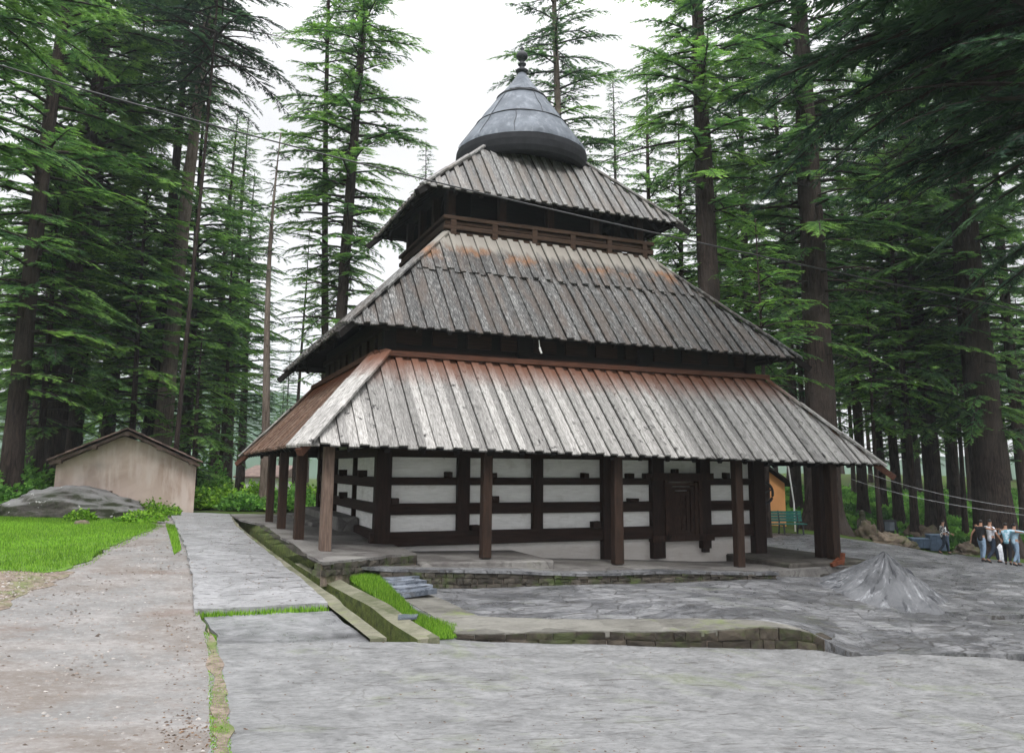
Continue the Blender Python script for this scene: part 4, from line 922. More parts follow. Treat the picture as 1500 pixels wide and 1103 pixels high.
def tree(u, d, H, r0, cb, L, label, lean=(0,0), bend=.6, mat='needle_mid', bark='bark', dens=1.0, droop=.25, group='tall cedars of the forest', seed=None, dead=.12, top=None, name='cedar_tree', world=None, **kw):
    p = world if world is not None else atd(u, 690, d); x, y = p[0], p[1]; z = float(G(x, y)); seed = seed or len(TREES)+11
    e = empty(name, (x, y, z-.05), label, 'tree', group)
    t_, TT = make_trunk(seed, H, r0, lean, bend, bark, e, top=top)
    make_crown('crown', seed, H, cb, L, dens, droop, e, TT, mat, dead=dead, zmax=top, **kw)
    TREES.append(e); return e
def copy_tree(src, u, d, sc, rz, label, group='tall cedars of the forest', world=None):
    p = world if world is not None else atd(u, 690, d); e = src.copy(); COL.objects.link(e); e.location = (p[0], p[1], float(G(p[0], p[1]))-.1); e.rotation_euler.z = rz; e.scale = (sc, sc, sc*1.0)
    e['label'] = label; e['group'] = group
    for ch in list(src.children):
        c = ch.copy(); COL.objects.link(c); c.parent = e
    return e
mid, drk, brt = 'needle_mid', 'needle_dark', 'needle_bright'
def dirto(u):      # unit ground vector pointing right in the view
    return None
# -- left wood
A1 = tree(18, 33, 38, .42, 5, 5.6, 'big dark cedar at the left edge of the photo, nearest of the left wood', mat=brt, dens=.75)
A2 = tree(74, 37, 40, .50, 6, 6.4, 'thick dark cedar trunk just left of the pink hut', mat=mid, droop=.3, dens=.75)
A3 = tree(101, 41, 38, .40, 5, 6.2, 'dark cedar rising behind the left end of the hut roof', mat=brt)
A4 = tree(212, 44, 37, .42, 21, 4.2, 'left trunk of the pair rising behind the right half of the hut roof', bark='bark', mat=drk, dead=.4)
A5 = tree(233, 42, 40, .50, 22, 4.4, 'right brown trunk of the pair rising behind the hut, bare up to its high crown', bark='barkpale', mat=drk, dead=.5, lean=(.012,0))
A6 = tree(150, 43, 30, .36, 4.5, 6.0, 'bushy bright green cedar straight behind the hut ridge', mat=brt)
A7 = tree(268, 46, 26, .34, 3.5, 6.0, 'bright green cedar with low boughs right of the hut', mat=brt, dens=1.1)
A8 = tree(314, 55, 29, .38, 7, 4.4, 'slender cedar with straight dark trunk, first of three right of the hut', mat=mid)
A9 = tree(334, 58, 30, .38, 7, 3.6, 'slender cedar with straight dark trunk, second of three right of the hut', mat=mid)
A10 = tree(352, 62, 27, .36, 5, 4.0, 'slender blue-green cedar at the right edge of the left wood beside the sky gap', mat=drk)
A11 = tree(389, 38, 19.0, .22, 11.5, 1.9, 'thin pale leaning trunk with sparse top boughs beside the temple left eave', bark='barkpale', mat=drk, dens=.55, bend=1.3, lean=(.008,.0), dead=.3, group='thin trees beside the temple')
A12 = tree(432, 58, 21, .17, 9, 2.2, 'thin dark tree between the pale leaning trunk and the tall pair', mat=mid, dens=.6, group='thin trees beside the temple')
A13 = tree(478, 43, 40, .24, 8, 3.9, 'left slim trunk of the tall green pair beside the temple', mat=brt, dens=.75, lean=(-.022,0), droop=.2, spd=7)
A14 = tree(488, 40, 44, .36, 7, 4.6, 'right thicker trunk of the tall green pair beside the temple', mat=brt, dens=.78, lean=(.014,0), droop=.22, spd=7)
A15 = tree(612, 66, 31, .26, 9, 3.0, 'small pointed cedar in the sky left of the upper roof', mat=mid, dens=.8)
A16 = tree(683, 78, 36.5, .28, 14, 3.0, 'distant cedar whose pointed tip shows just left of the metal cone', mat=mid, dens=.8)
A17 = tree(819, 47, 46, .36, 14, 4.5, 'tall pine-like cedar with light brown trunk right behind the cone', bark='barkpale', mat=mid, dens=.9, droop=.2, bend=1.0)
A18 = tree(900, 60, 33.5, .30, 9, 3.6, 'slim cedar with pointed tip right of the cone', mat=mid, dens=.75)
A19 = tree(965, 52, 31, .32, 8, 4.2, 'green cedar behind the right corner of the middle roof', mat=brt)
# -- right wood
B1 = tree(1047, 36, 36, .66, 11, 5.0, 'broad pale split trunk above the right end of the middle roof', mat=brt, dens=.85, bend=.3)
B2 = tree(0, 0, 44, .80, 8.5, 6.4, 'massive cedar trunk standing directly behind the right corner post of the temple', world=(24.0, 9.6), mat=mid, dens=.85, bend=.5, lean=(-.008,0), dead=.3)
B3 = tree(1452, 43, 46, .98, 6.5, 6.5, 'massive cedar trunk behind the group of four people', mat=mid, dens=.8, droop=.35)
B4 = tree(1110, 47, 34, .34, 5, 5.0, 'leafy green cedar right of the lower roof ridge', mat=mid)
B5 = tree(1164, 52, 36, .34, 10, 4.5, 'dark straight trunk seen through the open veranda corner', mat=drk)
B6 = tree(1262, 54, 36, .34, 9, 4.5, 'dark slim trunk just right of the massive trunk behind the corner post', mat=drk)
B7 = tree(1313, 50, 34, .30, 10, 5.0, 'slim brown trunk behind the black floodlight', mat=mid)
B8 = tree(1366, 47, 38, .50, 6, 5.5, 'thick dark trunk behind the person walking alone', mat=mid)
B9 = tree(1395, 56, 36, .36, 9, 4.8, 'dark trunk right of the thick one behind the person walking alone', mat=drk)
B10 = tree(1500, 50, 38, .42, 4.5, 5.5, 'dark cedar at the right edge of the photo behind the group', mat=drk)
# low bright boughs in front of the right wood
B11 = tree(1285, 43, 15, .14, 6.0, 4.0, 'young bright green cedar with flat boughs before the massive corner trunk', mat=brt, dens=.9, group='young bright cedars of the right wood')
B12 = tree(1120, 34, 14, .14, 5.0, 3.6, 'young bright green cedar with flat boughs above the right end of the lower roof', mat=brt, dens=.9, group='young bright cedars of the right wood')
B13 = tree(1407, 47, 15.5, .16, 5.5, 4.6, 'young blue-green cedar with flat boughs left of the massive trunk at right', mat=mid, dens=1.0, group='young bright cedars of the right wood')
B14 = tree(285, 40, 9, .16, 1.5, 2.6, 'young low cedar with soft green boughs at the right wall of the hut', mat=mid, dens=1.2)
B15 = tree(190, 39, 19, .17, 4.0, 4.2, 'young bright green cedar with fine boughs between the trunks behind the hut', mat=brt, dens=1.1)
B16 = tree(55, 35, 17, .18, 3.5, 4.6, 'young green cedar with layered boughs left of the hut', mat=mid, dens=1.1)
B17 = tree(322, 50, 20, .18, 3.0, 3.2, 'young blue-green cedar between the hut and the sky gap', mat=mid, dens=1.0)
B18 = tree(1000, 40, 22, .25, 7.0, 4.0, 'green cedar behind the right hip of the middle roof', mat=mid, dens=1.0)
B19 = tree(1335, 45, 28, .22, 6.0, 5.5, 'green cedar between the two massive trunks of the right wood', mat=mid, dens=1.0)
# overhanging trees, trunks outside the frame
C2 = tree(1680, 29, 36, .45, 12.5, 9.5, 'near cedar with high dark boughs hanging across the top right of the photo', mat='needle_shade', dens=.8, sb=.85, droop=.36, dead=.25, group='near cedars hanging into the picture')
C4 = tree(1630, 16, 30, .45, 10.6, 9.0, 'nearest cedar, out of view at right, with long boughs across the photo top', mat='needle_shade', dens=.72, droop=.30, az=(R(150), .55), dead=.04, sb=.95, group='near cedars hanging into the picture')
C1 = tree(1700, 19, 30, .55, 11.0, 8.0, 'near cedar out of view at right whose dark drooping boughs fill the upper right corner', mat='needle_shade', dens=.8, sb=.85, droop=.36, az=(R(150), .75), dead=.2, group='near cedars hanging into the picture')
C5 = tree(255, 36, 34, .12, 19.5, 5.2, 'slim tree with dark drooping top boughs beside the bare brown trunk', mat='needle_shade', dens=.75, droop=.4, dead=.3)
C3 = tree(-190, 21, 30, .5, 7.5, 5.5, 'near cedar out of view at left whose boughs reach into the upper left corner', mat=mid, dens=.9, group='near cedars hanging into the picture')

rnd = random.Random(5)
SRC = [A1, A2, A3, A6, A8, A9, B4, B5, B6, B7, B8, B10]
TON = ['dark', 'tall', 'slender', 'straight', 'bushy', 'narrow']
n_bg = 0
WHERE = [(-180, 345, 22, 58, 115, 'far back in the left wood'), (540, 1040, 14, 75, 130, 'low behind the temple roofs'), (1040, 1720, 44, 55, 125, 'far back in the right wood'), (345, 500, 7, 85, 140, 'in the distance beyond the temple left eave')]
for (u0, u1, n, d0, d1, txt) in WHERE:
    for i in range(n):
        u = u0+(u1-u0)*(i+rnd.uniform(.1,.9))/n; d = d0+(d1-d0)*rnd.random()**1.3
        src = rnd.choice(SRC if not (345 <= u <= 500) else [A8, A9, B5]); sc = rnd.uniform(.62, .95) if u > 1040 or u < 345 else rnd.uniform(.45, .62)
        if u > 900 and u < 1100: sc = min(sc, .75)
        copy_tree(src, u, d, sc, rnd.uniform(0, 6.28), 'one of the many tall cedars '+txt, 'cedars '+txt); n_bg += 1

# ------------------------------------------------------------------ hut at the left
def hut():
    rb = on(283, 752, Gp); x1, y0 = rb[0], rb[1]; z0 = float(Gp(x1, y0)); dd = (y0-CAM['c'][1])
    lb = aty(77, 735, y0); x0 = lb[0]; W_ = x1-x0; D_ = 6.0
    ze = aty(283, 672, y0)[2]; zp = aty(182, 638, y0)[2]; xm = aty(184, 638, y0)[0]; 
    e = empty('plastered_hut', ((x0+x1)/2, y0, z0), 'pink plastered hut with low gabled roof behind the long boulder', 'hut')
    b = MB(); n = 14; vs = []
    def top(x): return (ze+(zp-ze)*(1-abs(x-xm)/(W_/2)))-.03
    xs = np.linspace(x0, x1, n)
    for yy in (y0, y0+D_):
        for x in xs: vs += [(x, yy+.02*fbm(x,1,1), z0-.5), (x, yy+.02*fbm(x,5,2), top(x)+.03*fbm(x*3, 2, 1))]
    m_ = 2*n; fs = [(2*i, 2*i+2, 2*i+3, 2*i+1) for i in range(n-1)]+[(m_+2*i, m_+2*i+1, m_+2*i+3, m_+2*i+2) for i in range(n-1)]+[(0, 1, m_+1, m_), (m_-2, 2*m_-2, 2*m_-1, m_-1)]
    b.add(vs, fs); b.build('wall', 'hutplaster', parent=e)
    eL = aty(68, 674, y0-.6); eR = aty(297, 677, y0-.6); pk = aty(187, 627, y0-.6)
    for A, s in ((eL, -1), (eR, 1)):
        b = MB(); P = [(A[0], y0-.6, A[2]), (pk[0], y0-.6, pk[2]), (pk[0], y0+D_+.4, pk[2]), (A[0], y0+D_+.4, A[2])]
        if s > 0: P = [P[1], P[0], P[3], P[2]]
        # thin slate courses
        nc = 9
        for k in range(nc):
            t0, t1 = k/nc, (k+1)/nc+.03
            def q(t, y, dz): return (A[0]+(pk[0]-A[0])*min(t, 1), y, A[2]+(pk[2]-A[2])*min(t, 1)+dz)
            yj = random.uniform(-.05, .03)
            b.hexa([q(t0, y0-.6+yj, -.02), q(t1, y0-.6+yj, -.03), q(t1, y0+D_+.4, -.03), q(t0, y0+D_+.4, -.02), q(t0, y0-.6+yj, .05), q(t1, y0-.6+yj, .02), q(t1, y0+D_+.4, .02), q(t0, y0+D_+.4, .05)])
        b.build('roof', 'hutroof', parent=e)
        b = MB(); b.bar((A[0]+s*-.1, y0-.45, A[2]-.14), (pk[0], y0-.45, pk[2]-.16), .10, .17, upv=(0,1,0)); b.bar((A[0]-s*.15, y0-.12, A[2]-.16), (pk[0], y0-.12, pk[2]-.16), .12, .16, upv=(0,1,0)); b.build('rafter', 'hutwood', parent=e)
    for t in (0, .42, .85):
        for A in (eL, eR):
            x = pk[0]+(A[0]-pk[0])*t; z = pk[2]+(A[2]-pk[2])*t-.22
            b = MB(); b.box((x-.09, y0-.58, z-.08), (x+.09, y0+D_+.3, z+.08)); b.build('purlin', 'hutwood', parent=e)
            if t == 0: break
    w0, w1 = aty(140, 719, y0), aty(164, 730, y0)
    b = MB(); b.box((w0[0], y0-.04, w1[2]-.15), (w1[0], y0+.1, w0[2])); wf = b.build('window', 'rustx', parent=e)
M['hutroof'] = stone('hut_slate_roof', (.075,.05,.042), (.24,.17,.145), 0, 2)
hut()
# boulder
def blob(name, c, rx, ry, rz, mat, label, cat, seed=0, rot=0, n=40, m_=24, amp=.22, freq=.9, flat=.0, group=None, shape=None):
    b = MB(); vs = []
    for i in range(m_+1):
        ph = -math.pi*.35+(math.pi*.85)*i/m_
        for j in range(n):
            t = 2*math.pi*j/n; d = Vector((math.cos(ph)*math.cos(t), math.cos(ph)*math.sin(t), math.sin(ph)))
            k = 1+amp*fbm(d.x*freq+seed, d.y*freq, d.z*freq*1.4, 5)+amp*.6*abs(fbm(d.x*3+seed, d.y*3, d.z*5, 5))
            x, y, z = d.x*rx*k, d.y*ry*k, d.z*rz*k
            if shape: x, y, z = shape(x, y, z)
            vs.append((x*math.cos(rot)-y*math.sin(rot), x*math.sin(rot)+y*math.cos(rot), z))
    vs.append((0, 0, vs[-1][2]))
    fs = [(i*n+j, i*n+(j+1)%n, (i+1)*n+(j+1)%n, (i+1)*n+j) for i in range(m_) for j in range(n)]+[(m_*n+j, m_*n+(j+1)%n, len(vs)-1) for j in range(n)]
    b.add(vs, fs); return b.build(name, mat, loc=c, smooth=True, label=label, cat=cat, group=group)
pc = atd(112, 752, 30.5); pc[2] = float(Gp(pc[0], pc[1]))
def bshape(x, y, z):
    t = x/2.8; return x, y, z*(.98-.42*max(t, -.15)) 
blob('boulder', pc, 2.5, 1.4, 1.0, 'boulder', 'long low lichen-covered grey boulder lying on the lawn in front of the hut', 'boulder', 3.3, rot=.03, n=64, m_=36, amp=.16, freq=1.1, shape=bshape)
p = atd(52-45, 755, 31); 
for (u, v, d, s, lab) in ((290/1500*0+146-27, 769, 29, .16, 'small pale stone on the grass at the foot of the boulder'),):
    q = on(u, v, Gp); blob('stone', (q[0], q[1], q[2]), s*1.6, s, s, 'rock', lab, 'stone', 2.2, n=16, m_=8)
# iron post before hut
q = on(236, 745, Gp); b = MB(); b.box((q[0]-.05, q[1]-.05, q[2]-.1), (q[0]+.05, q[1]+.05, q[2]+1.1), 0, .01)
b.build('metal_post', 'darkmetal', label='thin dark post standing in front of the hut beside the weeds', cat='post')
# leafy weeds
def bush(name, c, rx, ry, h, n, mat, label=None, cat=None, group=None, kind=None, ls=.12, seed=0, up=.6):
    r = np.random.default_rng(seed); a = r.uniform(0, 2*np.pi, n); q = np.sqrt(r.uniform(0, 1, n)); cx_, cy_ = np.cos(a)*q*rx, np.sin(a)*q*ry
    hh = h*(1-.6*q**2)*r.uniform(.15, 1, n)*(1+.25*np.sin(a*3+seed)); P = np.stack([cx_, cy_, hh], 1)
    d = r.normal(size=(n, 3)); d[:, 2] = np.abs(d[:, 2])*up; d += np.stack([cx_/rx, cy_/ry, 0*a], 1)*.7; d /= np.linalg.norm(d, axis=1)[:, None]; s = np.cross(d, r.normal(size=(n, 3))); s /= np.linalg.norm(s, axis=1)[:, None]
    L = ls*r.uniform(.6, 1.3, n)[:, None]; tip = P+d*L; mdl = P+d*L*.5
    V = np.concatenate([np.stack([P, mdl+s*L*.28, tip], 1), np.stack([P, tip, mdl-s*L*.28], 1)]).reshape(-1, 3)
    o = tris(name, V, np.repeat(np.tile(r.uniform(0, 1, n), 2), 3), mat, label=label, cat=cat, group=group, kind=kind); o.location = c; return o
for i, (u, v, rx, h, lab) in enumerate([(222,752,1.0,.55,'bright leafy weeds at the foot of the dark post by the hut'),(236,757,.7,.4,'low bright weeds between the boulder tip and the walk'),(205,766,.8,.35,'low weeds creeping over the right tip of the boulder'),(118,764,.45,.35,'small weed tuft at the foot of the boulder')]):
    q = on(u, v, Gp); bush('weed_clump', (q[0], q[1], q[2]), rx, rx*.7, h, 900, 'grass', lab, 'weeds', 'weeds round the boulder', seed=i)
# shrubs behind the left veranda
for i in range(13):
    u = 292+i*13.5; d = 37+(i*7 % 5)*1.2; q = atd(u, 690, d)
    bush('shrub', (q[0], q[1], float(G(q[0], q[1]))-.05), 1.0, .8, rnd.uniform(.6, 1.15), 1500, 'fern' if i % 3 else 'grass', 'green leafy shrub in the hedge between the hut and the temple', 'shrub', 'hedge shrubs between the hut and the temple', ls=.22, seed=20+i)
for i, (u, d, h) in enumerate([(15,34,2.0),(48,35,1.6),(8,33,1.5),(300,46,2.4),(-30,33,2)]):
    q = atd(u, 690, d); bush('bush', (q[0], q[1], float(G(q[0], q[1]))), 1.5, 1.2, h, 2500, 'fern', ['dark green bush left of the hut behind the boulder end','dark green bush touching the left corner of the hut','low bush behind the left end of the boulder','taller bush right of the hut','bush beyond the left edge of the photo'][i], 'bush', 'bushes round the hut', ls=.25, seed=50+i)

# ------------------------------------------------------------------ right side
# undergrowth: ground cover as one object
def undergrowth():
    r = np.random.default_rng(9); n = 60000; pts = []
    U = r.uniform(1130, 1640, n*2); Dd = r.uniform(0, 1, n*2)**1.2*48+33
    P = np.array([atd(u, 690, d)[:2] for u, d in zip(U[:n], Dd[:n])])
    edge = lambda x, y: None
    keep = []
    E0, E1, E2 = on(1180, 781, Gc)[:2], on(1400, 808, Gc)[:2], on(1560, 828, Gc)[:2]
    def side(p, a, b_): return (b_[0]-a[0])*(p[:, 1]-a[1])-(b_[1]-a[1])*(p[:, 0]-a[0])
    k = (side(P, E0, E1) > 1.5)&(side(P, E1, E2) > 1.5); P = P[k]; n = len(P)
    Z = G(P[:, 0], P[:, 1]); patch = np.array([fbm(x*.25, y*.25, 3, 3) for x, y in P]); h = np.clip(.22+.45*patch, .06, .8)*r.uniform(.5, 1.2, n)
    B = np.stack([P[:, 0], P[:, 1], Z+h*r.uniform(0, .6, n)], 1); d = r.normal(size=(n, 3)); d[:, 2] = np.abs(d[:, 2])*.8; d /= np.linalg.norm(d, axis=1)[:, None]
    s = np.cross(d, r.normal(size=(n, 3))); s /= np.linalg.norm(s, axis=1)[:, None]; L = (.22+.25*r.uniform(0, 1, n))[:, None]
    V = np.concatenate([np.stack([B, B+d*L*.5+s*L*.3, B+d*L], 1), np.stack([B, B+d*L, B+d*L*.5-s*L*.3], 1)]).reshape(-1, 3)
    tris('undergrowth', V, np.repeat(np.tile(np.clip(.4+patch+r.uniform(-.3, .3, n), 0, 1), 2), 3), 'fern', kind='stuff', label='low green undergrowth covering the floor of the right wood')
undergrowth()
def rockat(u, v, rx, ry, rz, mat, lab, seed, rot=0, f=Gc, cat='rock', name='rock', **kw):
    q = on(u, v, f); return blob(name, (q[0], q[1], q[2]), rx, ry, rz, mat, lab, cat, seed, rot, n=44, m_=26, amp=.42, freq=1.5, **kw)
rockat(1272, 787, .62, .5, .72, 'rock', 'upright brown rock leaning against the massive trunk behind the corner post', 1.1)
rockat(1303, 796, .9, .6, .42, 'rock', 'low crumbly brown rock below the black floodlight', 4.1)
rockat(1350, 790, 1.15, .7, .75, 'rock', 'broad brown rock behind the blue crates', 6.1)
rockat(1416, 808, .7, .5, .4, 'rock', 'low rock behind the feet of the person walking alone', 8.1)
rockat(1332, 800, .45, .4, .25, 'rock', 'small stone left of the blue crates', 9.3)
# stone pillar idol
q = atd(1263, 760, 44); z = float(G(q[0], q[1]))+.15; b = MB(); b.lathe([(.26,-.3),(.30,.2),(.27,.5),(.16,.62),(.14,.68),(.17,.80),(.14,.95),(.07,1.02),(0,1.05)], (q[0], q[1], z+.1), 14)
b.v = [(x+.03*fbm(x*4,y*4,zz*3), y, zz) for x,y,zz in b.v]; b.build('stone_idol', 'paleStone' if 'paleStone' in M else 'boulder', smooth=True, label='pale rough stone idol standing in the grass under the trees', cat='stone idol')
# floodlight
q = on(1303, 786, Gc); fl = empty('floodlight', (q[0], q[1], q[2]), 'black floodlight with square grey glass standing among the rocks', 'floodlight', rz=R(-28))
b = MB(); b.box((-.40,-.10,.22),(.40,.14,.92),0,.03); b.build('housing', 'darkmetal', parent=fl, loc=(0,0,0))
b = MB(); b.box((-.26,-.125,.34),(.26,-.103,.80)); b.build('glass', 'bluegrey_' if 'bluegrey_' in M else 'lead', parent=fl, loc=(0,0,0))
b = MB(); b.bar((-.46,0,.55),(-.46,0,0),.04,.04); b.bar((.46,0,.55),(.46,0,0),.04,.04); b.bar((-.48,0,.02),(.48,0,.02),.04,.04); b.build('bracket', 'darkmetal', parent=fl, loc=(0,0,0))
# blue crates
M['bluebox'] = plain('blue_plastic', (.07,.105,.16), .6, .25, 8); M['bluelid'] = plain('blue_lid', (.13,.18,.26), .5, .2, 8)
for (u, v, w_, h_, lab) in ((1374, 806, .95, .82, 'tall blue crate right behind the person walking alone'), (1347, 802, .9, .5, 'low blue crate left of the taller one')):
    q = on(u, v, Gc); e = empty('blue_crate', (q[0], q[1], q[2]), lab, 'crate', 'blue crates at the court edge', R(-30))
    b = MB(); b.box((-w_/2,-.3,0),(w_/2,.3,h_-.07),0,.02)
    for k in range(4): x = -w_/2+.1+k*(w_-.2)/3; b.box((x-.02,-.32,.04),(x+.02,-.29,h_-.1))
    b.build('body', 'bluebox', parent=e, loc=(0,0,0)); b = MB(); b.box((-w_/2-.02,-.33,h_-.068),(w_/2+.02,.33,h_),0,.015); b.build('lid', 'bluelid', parent=e, loc=(0,0,0))
# bench
M['greenpaint'] = plain('green_paint', (.02,.14,.115), .5, .25, 10)
q = on(1146, 783, Gc); bn = empty('park_bench', (q[0], q[1], q[2]+.02), 'green slatted bench seen through the open right corner of the veranda', 'bench', rz=R(-16))
b = MB(); 
for k in range(4): b.box((-1.05,-.22+k*.12,.42),(1.05,-.13+k*.12,.455))
b.build('seat', 'greenpaint', parent=bn, loc=(0,0,0))
b = MB()
for k in range(4): b.box((-1.05,.26+.02*k,.52+k*.115),(1.05,.29+.02*k,.62+k*.115))
b.build('backrest', 'greenpaint', parent=bn, loc=(0,0,0))
for x in (-.85, 0, .85):
    b = MB(); b.bar((x,-.2,.42),(x,-.24,0),.05,.06); b.bar((x,.24,.42),(x,.34,0),.05,.06); b.bar((x,.24,.42),(x,.36,.98),.05,.05); b.bar((x,-.24,.40),(x,.26,.40),.05,.05); b.build('leg', 'darkmetal', parent=bn, loc=(0,0,0))
# orange hut
M['orange'] = plain('orange_plaster', (.62,.30,.12), .9, .08, 1.5)
def ohut():
    d = 40; a, c = atd(1090, 770, d), atd(1152, 770, d); z0 = -.8; zt = atd(1150, 708, d)[2]; zp = atd(1105, 678, d)[2]
    e = empty('orange_hut', ((a[0]+c[0])/2, a[1], z0), 'small bright orange hut with dark roof behind the green bench', 'hut')
    v = (c-a); v[2] = 0; L = np.linalg.norm(v); v /= L; n_ = np.array([-v[1], v[0], 0]); D_ = 3
    b = MB(); A = a*[1,1,0]; zl = zt; q = [A, A+v*L, A+v*L+n_*D_, A+n_*D_]
    b.hexa([p_+[0,0,z0-.3] for p_ in q]+[q[0]+[0,0,zl], q[1]+[0,0,zl], q[2]+[0,0,zl], q[3]+[0,0,zl]])
    md = A+v*L*.45; b.add([q[0]+[0,0,zl], q[1]+[0,0,zl], md+[0,0,zp-.12], q[3]+[0,0,zl], q[2]+[0,0,zl], md+n_*D_+[0,0,zp-.12]], [(0,1,2),(3,5,4)])
    b.build('wall', 'orange', parent=e)
    for s, P in ((-1, A-v*.35), (1, A+v*(L+.45))):
        b = MB(); P0 = P-n_*.4+[0,0,zl-.18]; P1 = md-n_*.4+[0,0,zp]; u_ = np.array([0,0,.09])
        b.hexa([P0, P1, P1+n_*(D_+.8), P0+n_*(D_+.8), P0+u_, P1+u_, P1+n_*(D_+.8)+u_, P0+n_*(D_+.8)+u_]); b.build('roof', 'blackx', parent=e)
ohut()
a, c = atd(1163, 737, 37), atd(1154, 680, 37); b = MB(); b.tube([a-[0,0,1.4], a, c], .035, 6); fp = b.build('leaning_pole', 'paleStone' if 'paleStone' in M else 'plaster', label='thin pale leaning pole beside the orange hut', cat='pole')
# small orange L-shaped piece at corner post foot
M['terra'] = plain('red_clay', (.14,.042,.018), .8, .35, 12)
q = aty(1222, 829, -3.0); b = MB(); b.bar(q+[-.1,0,.03], q+[.24,-.05,.13], .12, .10); b.bar(q+[.24,-.05,.03], q+[.30,-.05,.36], .09, .09); b.bar(q+[.02,.02,.08], q+[.2,.02,.20], .08, .08)
b.build('clay_remnant', 'terra', label='small red-brown L-shaped clay piece at the foot of the corner post', cat='clay piece')
# grey rock mound
def mound():
    pk_ = atd(1296, 805, 21.2); base = -1.2; b = MB(); n = 110; m_ = 90; vs = []
    cx_, cy_ = pk_[0], pk_[1]; hp = pk_[2]
    foot = [on(u, v, Gc)[:2] for u, v in ((1196,850),(1215,868),(1265,885),(1320,898),(1372,905),(1392,903))]
    foot = [np.array(p_) for p_ in foot]; back = [on(u, v, Gc)[:2] for u, v in ((1372,888),(1345,864),(1322,846),(1290,836),(1240,836),(1208,842))]
    ring = foot+back; ang = [math.atan2(p_[1]-cy_, p_[0]-cx_) for p_ in ring]; rad = [math.hypot(p_[0]-cx_, p_[1]-cy_) for p_ in ring]
    o = sorted(zip(ang, rad)); AA = np.array([o[-1][0]-2*math.pi]+[a_ for a_, _ in o]+[o[0][0]+2*math.pi]); RR = np.array([o[-1][1]]+[r_ for _, r_ in o]+[o[0][1]])
    for i in range(m_+1):
        t = (i/m_)
        for j in range(n):
            a_ = math.pi/2+2*math.pi*j/n; a_ = (a_+math.pi) % (2*math.pi)-math.pi; rr = float(np.interp(a_, AA, RR))*t*(1+.05*fbm(math.cos(a_)*2, math.sin(a_)*2, 1)); x, y = cx_+rr*math.cos(a_), cy_+rr*math.sin(a_)
            gz = float(Gc(x, y)) if i % 6 == 0 or i == m_ else None
            vs.append([x, y, t, a_])
    G_ = Gc(np.array([v_[0] for v_ in vs]), np.array([v_[1] for v_ in vs])); out = []
    for (x, y, t, a_), g in zip(vs, G_):
        k = max(0, 1-t**1.12)*.86+.14*max(0, 1-t*5) if t < 1 else 0
        rid = .20*fbm(math.cos(a_)*5, math.sin(a_)*5, t*1.3, 4)*min(1, t*5)*(1-t)+.05*fbm(x*5, y*5, 2, 4)*(1-t)-.30*abs(fbm(math.cos(a_)*9, math.sin(a_)*9, t*1.2, 4))*math.sin(math.pi*min(t,1))**.7
        out.append((x, y, g-.06+(hp-g)*(k+rid)))
    b.add(out, [(i*n+j, i*n+(j+1)%n, (i+1)*n+(j+1)%n, (i+1)*n+j) for i in range(m_) for j in range(n)], 0, [((((v_[3]+math.pi*1.5) % (2*math.pi)))*1.2+.25*v_[2], v_[2]*1.6) for v_ in vs])
    b.build('rock_mound', 'mound', smooth=True, label='pointed grey fluted rock mound rising from the slate court', cat='rock')
mound()
# wires
def wire(name, P, r_, mat, label, sag=0, group=None):
    b = MB(); P = [np.array(p_) for p_ in P]; pts = []
    for k in range(len(P)-1):
        for t in np.linspace(0, 1, 14, endpoint=(k == len(P)-2)): pts.append(P[k]*(1-t)+P[k+1]*t-np.array([0,0,sag*4*t*(1-t)]))
    A_ = np.array(pts); tt = np.r_[0, np.cumsum(np.linalg.norm(np.diff(A_, axis=0), axis=1))]; tt = tt/tt[-1]; pts = [np.array(q_) for q_ in zip(*[np.polyval(np.polyfit(tt, A_[:, i_], 3), tt) for i_ in range(3)])]
    b.tube(pts, r_, 5); return b.build(name, mat, label=label, cat='cable', group=group)
M['cable'] = plain('cable', (.03,.03,.032), .45, .1)
M['cablepale'] = plain('pale_cable', (.42,.42,.42), .5, .1)
wire('overhead_cable', [atd(-120, 62, 15), atd(120, 127, 15.5), atd(400, 206, 16), atd(640, 270, 16.3), atd(860, 318, 16.8), atd(1010, 348, 17.2), atd(1250, 402, 18), atd(1410, 440, 18.5), atd(1640, 480, 19)], .016, 'cable', 'long black cable hanging across the photo in front of the roofs', .03)
wire('string_light_cable', [atd(1272, 692, 27), atd(1380, 722, 26), atd(1500, 742, 25), atd(1700, 765, 24)], .006, 'cablepale', 'upper of two pale wires running from the temple corner to the right', .1, 'pale wires right of the temple')
wire('string_light_cable', [atd(1248, 700, 27), atd(1350, 729, 26), atd(1430, 741, 25.5), atd(1500, 751, 25), atd(1700, 775, 24)], .006, 'cablepale', 'lower of two pale wires running from the temple corner to the right', .1, 'pale wires right of the temple')
